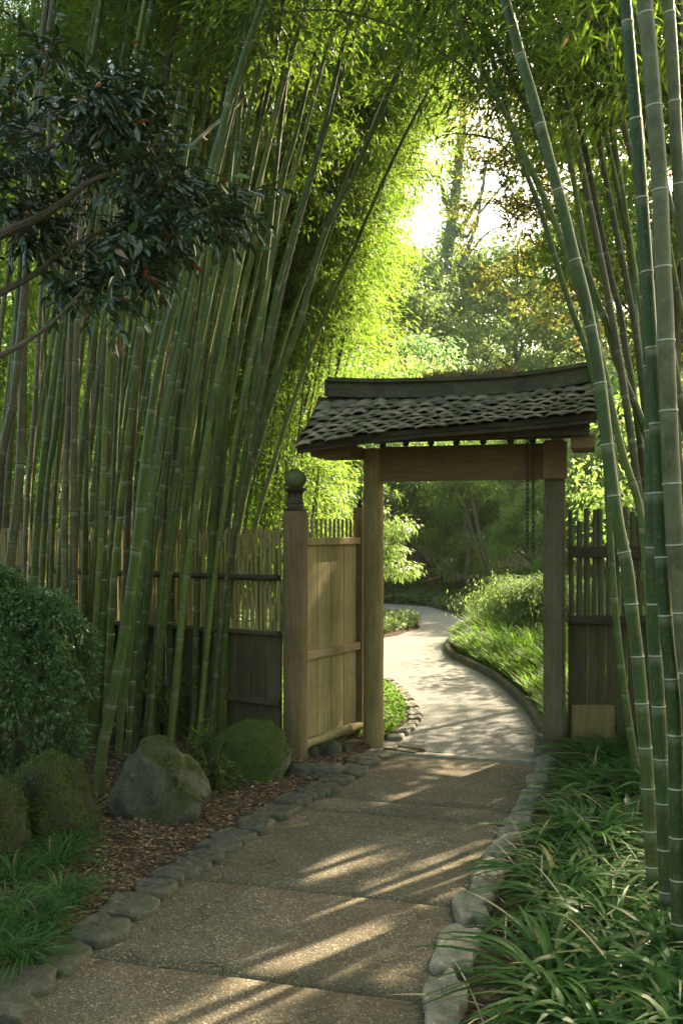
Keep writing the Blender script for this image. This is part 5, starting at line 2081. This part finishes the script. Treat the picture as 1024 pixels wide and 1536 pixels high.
# copies round the clearing
cop = [
    (ta, (-3.8, 30.5), 1.2, 1.25, 'soft green spreading tree left of the hollow, mostly behind the blue green one', 'trees round the clearing'),
    (ta, (1.6, 40), 2.2, 1.25, 'soft green tree far behind the dark hollow', 'trees round the clearing'),
    (tb, (1.9, 33), .7, 1.3, 'dark blue green tree closing the back of the hollow', 'trees round the clearing'),
    (tb, (-3.6, 24), 2.6, 1.1, 'blue green tree standing left of the wing panel gap', 'trees round the clearing'),
    (tb, (3.9, 36.5), 4.0, 1.05, 'dark tree at the back of the hollow behind the pale leaning trunks', 'trees round the clearing'),
    (tc_, (11.8, 19.5), 1.0, .95, 'yellowish green tree behind the right hand picket fence', 'trees right of the gate'),
    (tc_, (8.4, 15.5), 3.0, .82, 'nearest leafy green tree behind the picket fence', 'trees right of the gate'),
    (tc_, (13.0, 33), 5.0, 1.2, 'large leafy tree far behind the right bamboo clump', 'trees right of the gate'),
    (ta, (5.9, 14.2), 2.0, .68, 'spreading tree added to shade the far path, behind the right bamboo clump', 'trees right of the gate'),  # added to keep direct sun off the path beyond the gate
    (te, (4.4, 20.8), 2.0, .8, 'small light green bush beside the right gate post', 'bushes on the bank'),
    (te, (5.0, 19.2), 4.1, .9, 'leafy bush hidden behind the pale weeping shrub', 'bushes on the bank'),
    (te, (-1.9, 22.8), 1.1, .9, 'bush at the far bend behind the left gate post', 'bushes on the bank'),
    (te, (-2.6, 27.0), .4, 1.3, 'undergrowth bush at the back of the hollow, leftmost', 'undergrowth in the hollow'),
    (te, (-.2, 28.2), 1.9, 1.4, 'undergrowth bush at the back of the hollow, second from left', 'undergrowth in the hollow'),
    (te, (1.9, 29.4), 3.1, 1.5, 'undergrowth bush in the deepest part of the hollow', 'undergrowth in the hollow'),
    (te, (4.3, 27.6), 4.4, 1.3, 'undergrowth bush behind the pale leaning trunks', 'undergrowth in the hollow'),
    (te, (6.4, 26.2), 5.3, 1.4, 'undergrowth bush right of the pale leaning trunks', 'undergrowth in the hollow'),
    (te, (3.2, 32.5), 2.7, 1.7, 'tall undergrowth bush behind the hollow', 'undergrowth in the hollow'),
    (te, (-.5, 33.5), 1.2, 1.8, 'tall undergrowth bush behind the hollow on its left', 'undergrowth in the hollow'),
    (td, (1.2, 38), 2.2, .88, 'hazy tree behind the brightest bamboo foliage', 'tall trees behind the clearing'),
    (td, (-5, 37), 4.2, 1.0, 'tall hazy tree behind the left side of the bright bamboo', 'tall trees behind the clearing'),
    (td, (3.8, 44), 1.2, .98, 'hazy tree below the tall ivy trunk', 'tall trees behind the clearing'),
    (td, (12.5, 42), 3.3, 1.05, 'hazy tree at the right behind the gate roof end', 'tall trees behind the clearing'),
    (td, (-14, 34), .3, 1.1, 'tall tree far behind the left grove', 'tall trees behind the left grove'),
    (td, (-9.5, 30), 5.3, .95, 'tall tree behind the middle of the left grove', 'tall trees behind the left grove'),
    (td, (17, 36), 2.9, 1.2, 'tall tree at the far right edge behind the bamboo', 'tall trees behind the clearing'),
]
for s_, (x, y), rz, sc_, lab, grp in cop:
    copy_thing(s_, (x, y, gz(x, y)), rz, sc_, lab, grp)
for i in range(11):
    x = -34 + i * 6.6 + rr.uniform(-1, 1)
    y = rr.uniform(52, 60)
    copy_thing((td, ta)[i % 2] if i % 2 == 0 else td, (x, y, gz(x, y)), rr.uniform(0, 6), rr.uniform(.95, 1.15), 'distant hazy tree in the wood far behind the garden', 'distant trees')
for x, y, rz, sc_, lab in ((.9, 23.8, 1.0, 1.6, 'pale layered maple at the left of the dark hollow'), (2.5, 25.2, 2.4, 1.7, 'pale layered maple over the middle of the dark hollow'),
                          (4.9, 24.0, 4.0, 1.7, 'pale layered maple right of the leaning trunks'), (-.9, 23.5, 5.2, 1.5, 'pale layered maple seen over the pale wing panel'),
                          (6.6, 20.5, .4, 1.9, 'pale layered maple behind the left end of the picket fence')):
    copy_thing(wm, (x, y, gz(x, y)), rz, sc_, lab, 'layered maples round the clearing')
# sunlit leafy bamboo screen behind the left grove: a few unique plants, copied
protos = []
for i in range(3):
    pts = [(0, 0, 0), (.05, 0, 1.5), (.15, .02, 3), (.35, .05, 4.6)]
    t = add_bamboo(None, pts, .045, 'x', 'x', g_, total=7.5 + i * .6, start=.10, nspr=90, spread=1.2, Lf=.11, per=80, bend=(.2, 0), k=6, leafm='bamboo_leaf', cull=False, twigs=False)
    protos.append(t)
q = 0
for i in range(27):
    y = rr.uniform(13.5, 16.5)
    px = -120 + 520 * ((i * .618) % 1)
    x = (px - CX) * y / F
    lab, grp = 'leafy sunlit bamboo in the screen behind the left grove', 'leafy bamboo screen behind the left grove'
    if i < 3:
        o = protos[i]
        o.location = (x, y, gz(x, y))
        o.rotation_euler = (0, 0, rr.uniform(0, 6.28))
        tag(o, lab, 'bamboo', grp)
    else:
        copy_thing(protos[i % 3], (x, y, gz(x, y)), rr.uniform(0, 6.28), rr.uniform(.85, 1.15), lab, grp)

# unseen bamboos and trees added round the viewpoint to block sky light
for i, (x, y, s_) in enumerate(((-3.5, -2.5, 1.1), (-2.2, -5.0, 1.1), (0.3, -6.5, 1.2), (2.6, -4.5, 1.1), (4.2, -1.5, 1.1), (-4.8, .8, 1.1), (5.2, 2.2, 1.1), (-6.0, 4.2, 1.1), (6.5, 5.2, 1.0), (1.2, -3.2, .9), (-1.0, -3.4, .95))):
    copy_thing(protos[i % 3], (x, y, gz(x, y)), rr.uniform(0, 6.28), s_, 'unseen leafy bamboo added round the viewpoint to block sky light', 'unseen bamboos added round the viewpoint')
for i, (x, y, s_) in enumerate(((-6, -9, 1.1), (1, -12, 1.2), (7, -8, 1.1), (9, -1, .9), (-10, -1, 1.0))):
    copy_thing(ta, (x, y, gz(x, y)), rr.uniform(0, 6), s_, 'unseen broad tree added round the viewpoint to block sky light', 'unseen trees added round the viewpoint')  # out of view, added to darken the foreground

# tall ivy-clad trunk against the sky
it = thing('ivy_clad_tree', (4.45, 39.5, gz(4.45, 39.5)), 'tall ivy clad trunk with steep bare limbs against the white sky', 'tree')
og = np.array([4.45, 39.5, gz(4.45, 39.5)])
mb = MB()
stem = spline([np.array(Wd(a, b_, 39.5)) - og for a, b_ in ((668, 800), (664, 560), (664, 450), (672, 370), (682, 300), (690, 220), (700, 120))], 24)
mb.tube(stem, np.linspace(.36, .15, 24), 9)
for lp, w_ in (([(672, 360), (690, 345), (705, 320), (722, 290), (728, 240)], .15), ([(676, 345), (700, 355), (712, 330), (735, 300), (760, 270)], .10), ([(690, 400), (702, 370), (716, 330), (722, 280)], .14),
               ([(700, 385), (730, 350), (765, 335)], .06), ([(678, 330), (664, 290), (655, 240)], .1)):
    C = spline([np.array(Wd(a, b_, 39.5)) - og for a, b_ in lp], 12)
    mb.tube(C, np.linspace(w_, w_ * .4, 12), 6)
mb.build('trunk', 'bark_ivy', it, smooth=True)
P = np.repeat(stem[:20], 160, 0) + r.normal(0, .32, (3200, 3))
leaf_obj('ivy', P, r.normal(0, .6, (3200, 3)) + np.array([0, 0, -.5]), r.normal(0, 1, (3200, 3)), r.uniform(.12, .22, 3200), r.uniform(.09, .16, 3200), 'pale_leaf', it)
cs = [np.array(Wd(700 + r.normal(0, 60), 150 + r.normal(0, 60), 39.5)) - og for _ in range(40)]
P, D, Nn, Ln, Wn = crown_leaves(cs, [1.1] * len(cs), 90, .2, .5, 322, .7, .2)
leaf_obj('crown', P, D, Nn, Ln, Wn, 'autumn_leaf', it)

# broadleaf trees right-behind the gate whose branches cross the bright sky; they also shade the near path
tree('turning_tree', (4.5, 9.8, .0), 8.8, 2.2, .15, 'thin leaved tree starting to turn brown behind the right bamboo clump', 'trees right of the gate', 'autumn_leaf', 'bark', 331,
     z0=.36, ncl=150, per=230, Lf=.085, wf=.5, flat=.5, hang=.1, cull=True, clr=(.4, .8))
tree('turning_tree', (3.1, 8.6, .0), 7.4, 1.5, .10, 'slender leafy tree just behind the right fence', 'trees right of the gate', 'broad_leaf', 'bark', 332,
     z0=.52, ncl=95, per=260, Lf=.08, wf=.5, flat=.5, hang=.1, cull=True, clr=(.4, .8))
tree('turning_tree', (8.8, 13.0, .0), 10.5, 3.0, .2, 'tall airy tree behind the right bamboo clump with sky showing through', 'trees right of the gate', 'autumn_leaf', 'bark', 333,
     z0=.25, ncl=150, per=230, Lf=.10, wf=.5, flat=.5, hang=.1, cull=True, clr=(.4, .8))



bt = thing('branching_tree', (4.25, 11.2, 0), 'slight tree whose thin leafy branches reach left across the white sky gap', 'tree')
og = np.array([4.25, 11.2, 0.0])
r = np.random.default_rng(340)
mb = MB()
C = spline([(0, 0, -.05), (-.1, 0, 1.8), (-.35, .05, 3.4), (-.6, 0, 4.8), (-.8, 0, 6.6)], 20)
mb.tube(C, np.linspace(.06, .02, 20), 7)
cs, rs = [], []
for i in range(19):
    py = 95 + i * 18.5 + r.normal(0, 8)
    px_end = r.uniform(655, 760) if i % 2 else r.uniform(700, 800)
    if py > 330:
        px_end += 70
    tip = np.array(Wd(px_end, py, 11.2 + r.normal(0, .5))) - og
    q = np.argmin(abs(C[:, 2] - max(2.6, tip[2] - 1.0)))
    st = C[q]
    m_ = (st + tip) / 2 + np.array([0, r.normal(0, .1), .25])
    B = spline([st, m_, tip], 16)
    mb.tube(B, np.linspace(.018, .005, 16), 5)
    for j in range(5, 16):
        for k_ in range(2):
            o_ = r.normal(0, 1, 3) * np.array([.28, .3, .2])
            c_ = B[j] + o_
            mb.tube([B[j], (B[j] + c_) / 2 + np.array([0, 0, .03]), c_], [.005, .004, .002], 3, cap=False)
            cs.append(c_)
            rs.append(r.uniform(.10, .22))
mb.build('trunk', 'bark', bt, smooth=True)
P, D, Nn, Ln, Wn = crown_leaves(cs, rs, 46, .062, .5, 341, .5, .12)
k_ = sun_cull(P + og)
leaf_obj('crown', P[k_], D[k_], Nn[k_], Ln[k_], Wn[k_], 'autumn_leaf', bt)

# ------------------------------------------------------------------ sky, sun, camera
hz = MB()
hz.box((0, 48.5, 13.4), (186, 127, 29))
hzo = hz.build('haze', M['iron'])
hm = bpy.data.materials.new('haze')
hm.use_nodes = True
hn = hm.node_tree
hn.nodes.remove(hn.nodes['Principled BSDF'])
pv_ = hn.nodes.new('ShaderNodeVolumePrincipled')
pv_.inputs['Color'].default_value = (.95, .98, .92, 1)
pv_.inputs['Density'].default_value = .0004
pv_.inputs['Anisotropy'].default_value = .0
hn.links.new(pv_.outputs[0], hn.nodes['Material Output'].inputs['Volume'])
hzo.data.materials[0] = hm
hzo['kind'] = 'stuff'

w = bpy.data.worlds.new('World')
SC.world = w
w.use_nodes = True
nt = w.node_tree
bg = nt.nodes['Background']
sky = nt.nodes.new('ShaderNodeTexSky')
sky.sky_type = 'NISHITA'
sky.sun_disc = False
sky.sun_elevation = SUN_EL
sky.sun_rotation = SUN_AZ
sky.air_density = 1.0
sky.dust_density = 3.0
warm = mixc(nt, 1.0, sky.outputs[0], (1.0, .93, .68), 'MULTIPLY')
nt.links.new(warm, bg.inputs[0])
bg.inputs[1].default_value = .14
ld = bpy.data.lights.new('sun', 'SUN')
ld.energy = 5.0
ld.angle = R(.5)
ld.color = (1.0, .83, .58)
lo = bpy.data.objects.new('sun', ld)
COL.objects.link(lo)
from mathutils import Vector
lo.rotation_euler = Vector(tuple(SUN)).to_track_quat('Z', 'Y').to_euler()
lo.location = tuple(SUN * 30)

cam = bpy.data.cameras.new('camera')
cam.sensor_fit = 'AUTO'
cam.sensor_width = 36
cam.lens = F * 36 / 1536
cam.shift_y = 27 / 1536
cam.clip_start = .05
cam.clip_end = 600
co = bpy.data.objects.new('camera', cam)
COL.objects.link(co)
co.location = (0, 0, H)
co.rotation_euler = (R(90), 0, 0)
SC.camera = co
SC.view_settings.view_transform = 'Standard'
SC.view_settings.look = 'None'
SC.view_settings.exposure = 2.6
SC.view_settings.gamma = 1
SC.render.engine = 'CYCLES'
SC.cycles.max_bounces = 12
SC.cycles.diffuse_bounces = 8
SC.cycles.glossy_bounces = 2
SC.cycles.transmission_bounces = 8
SC.cycles.use_denoising = True
SC.cycles.caustics_reflective = False
SC.cycles.caustics_refractive = False
SC.cycles.sample_clamp_indirect = 6
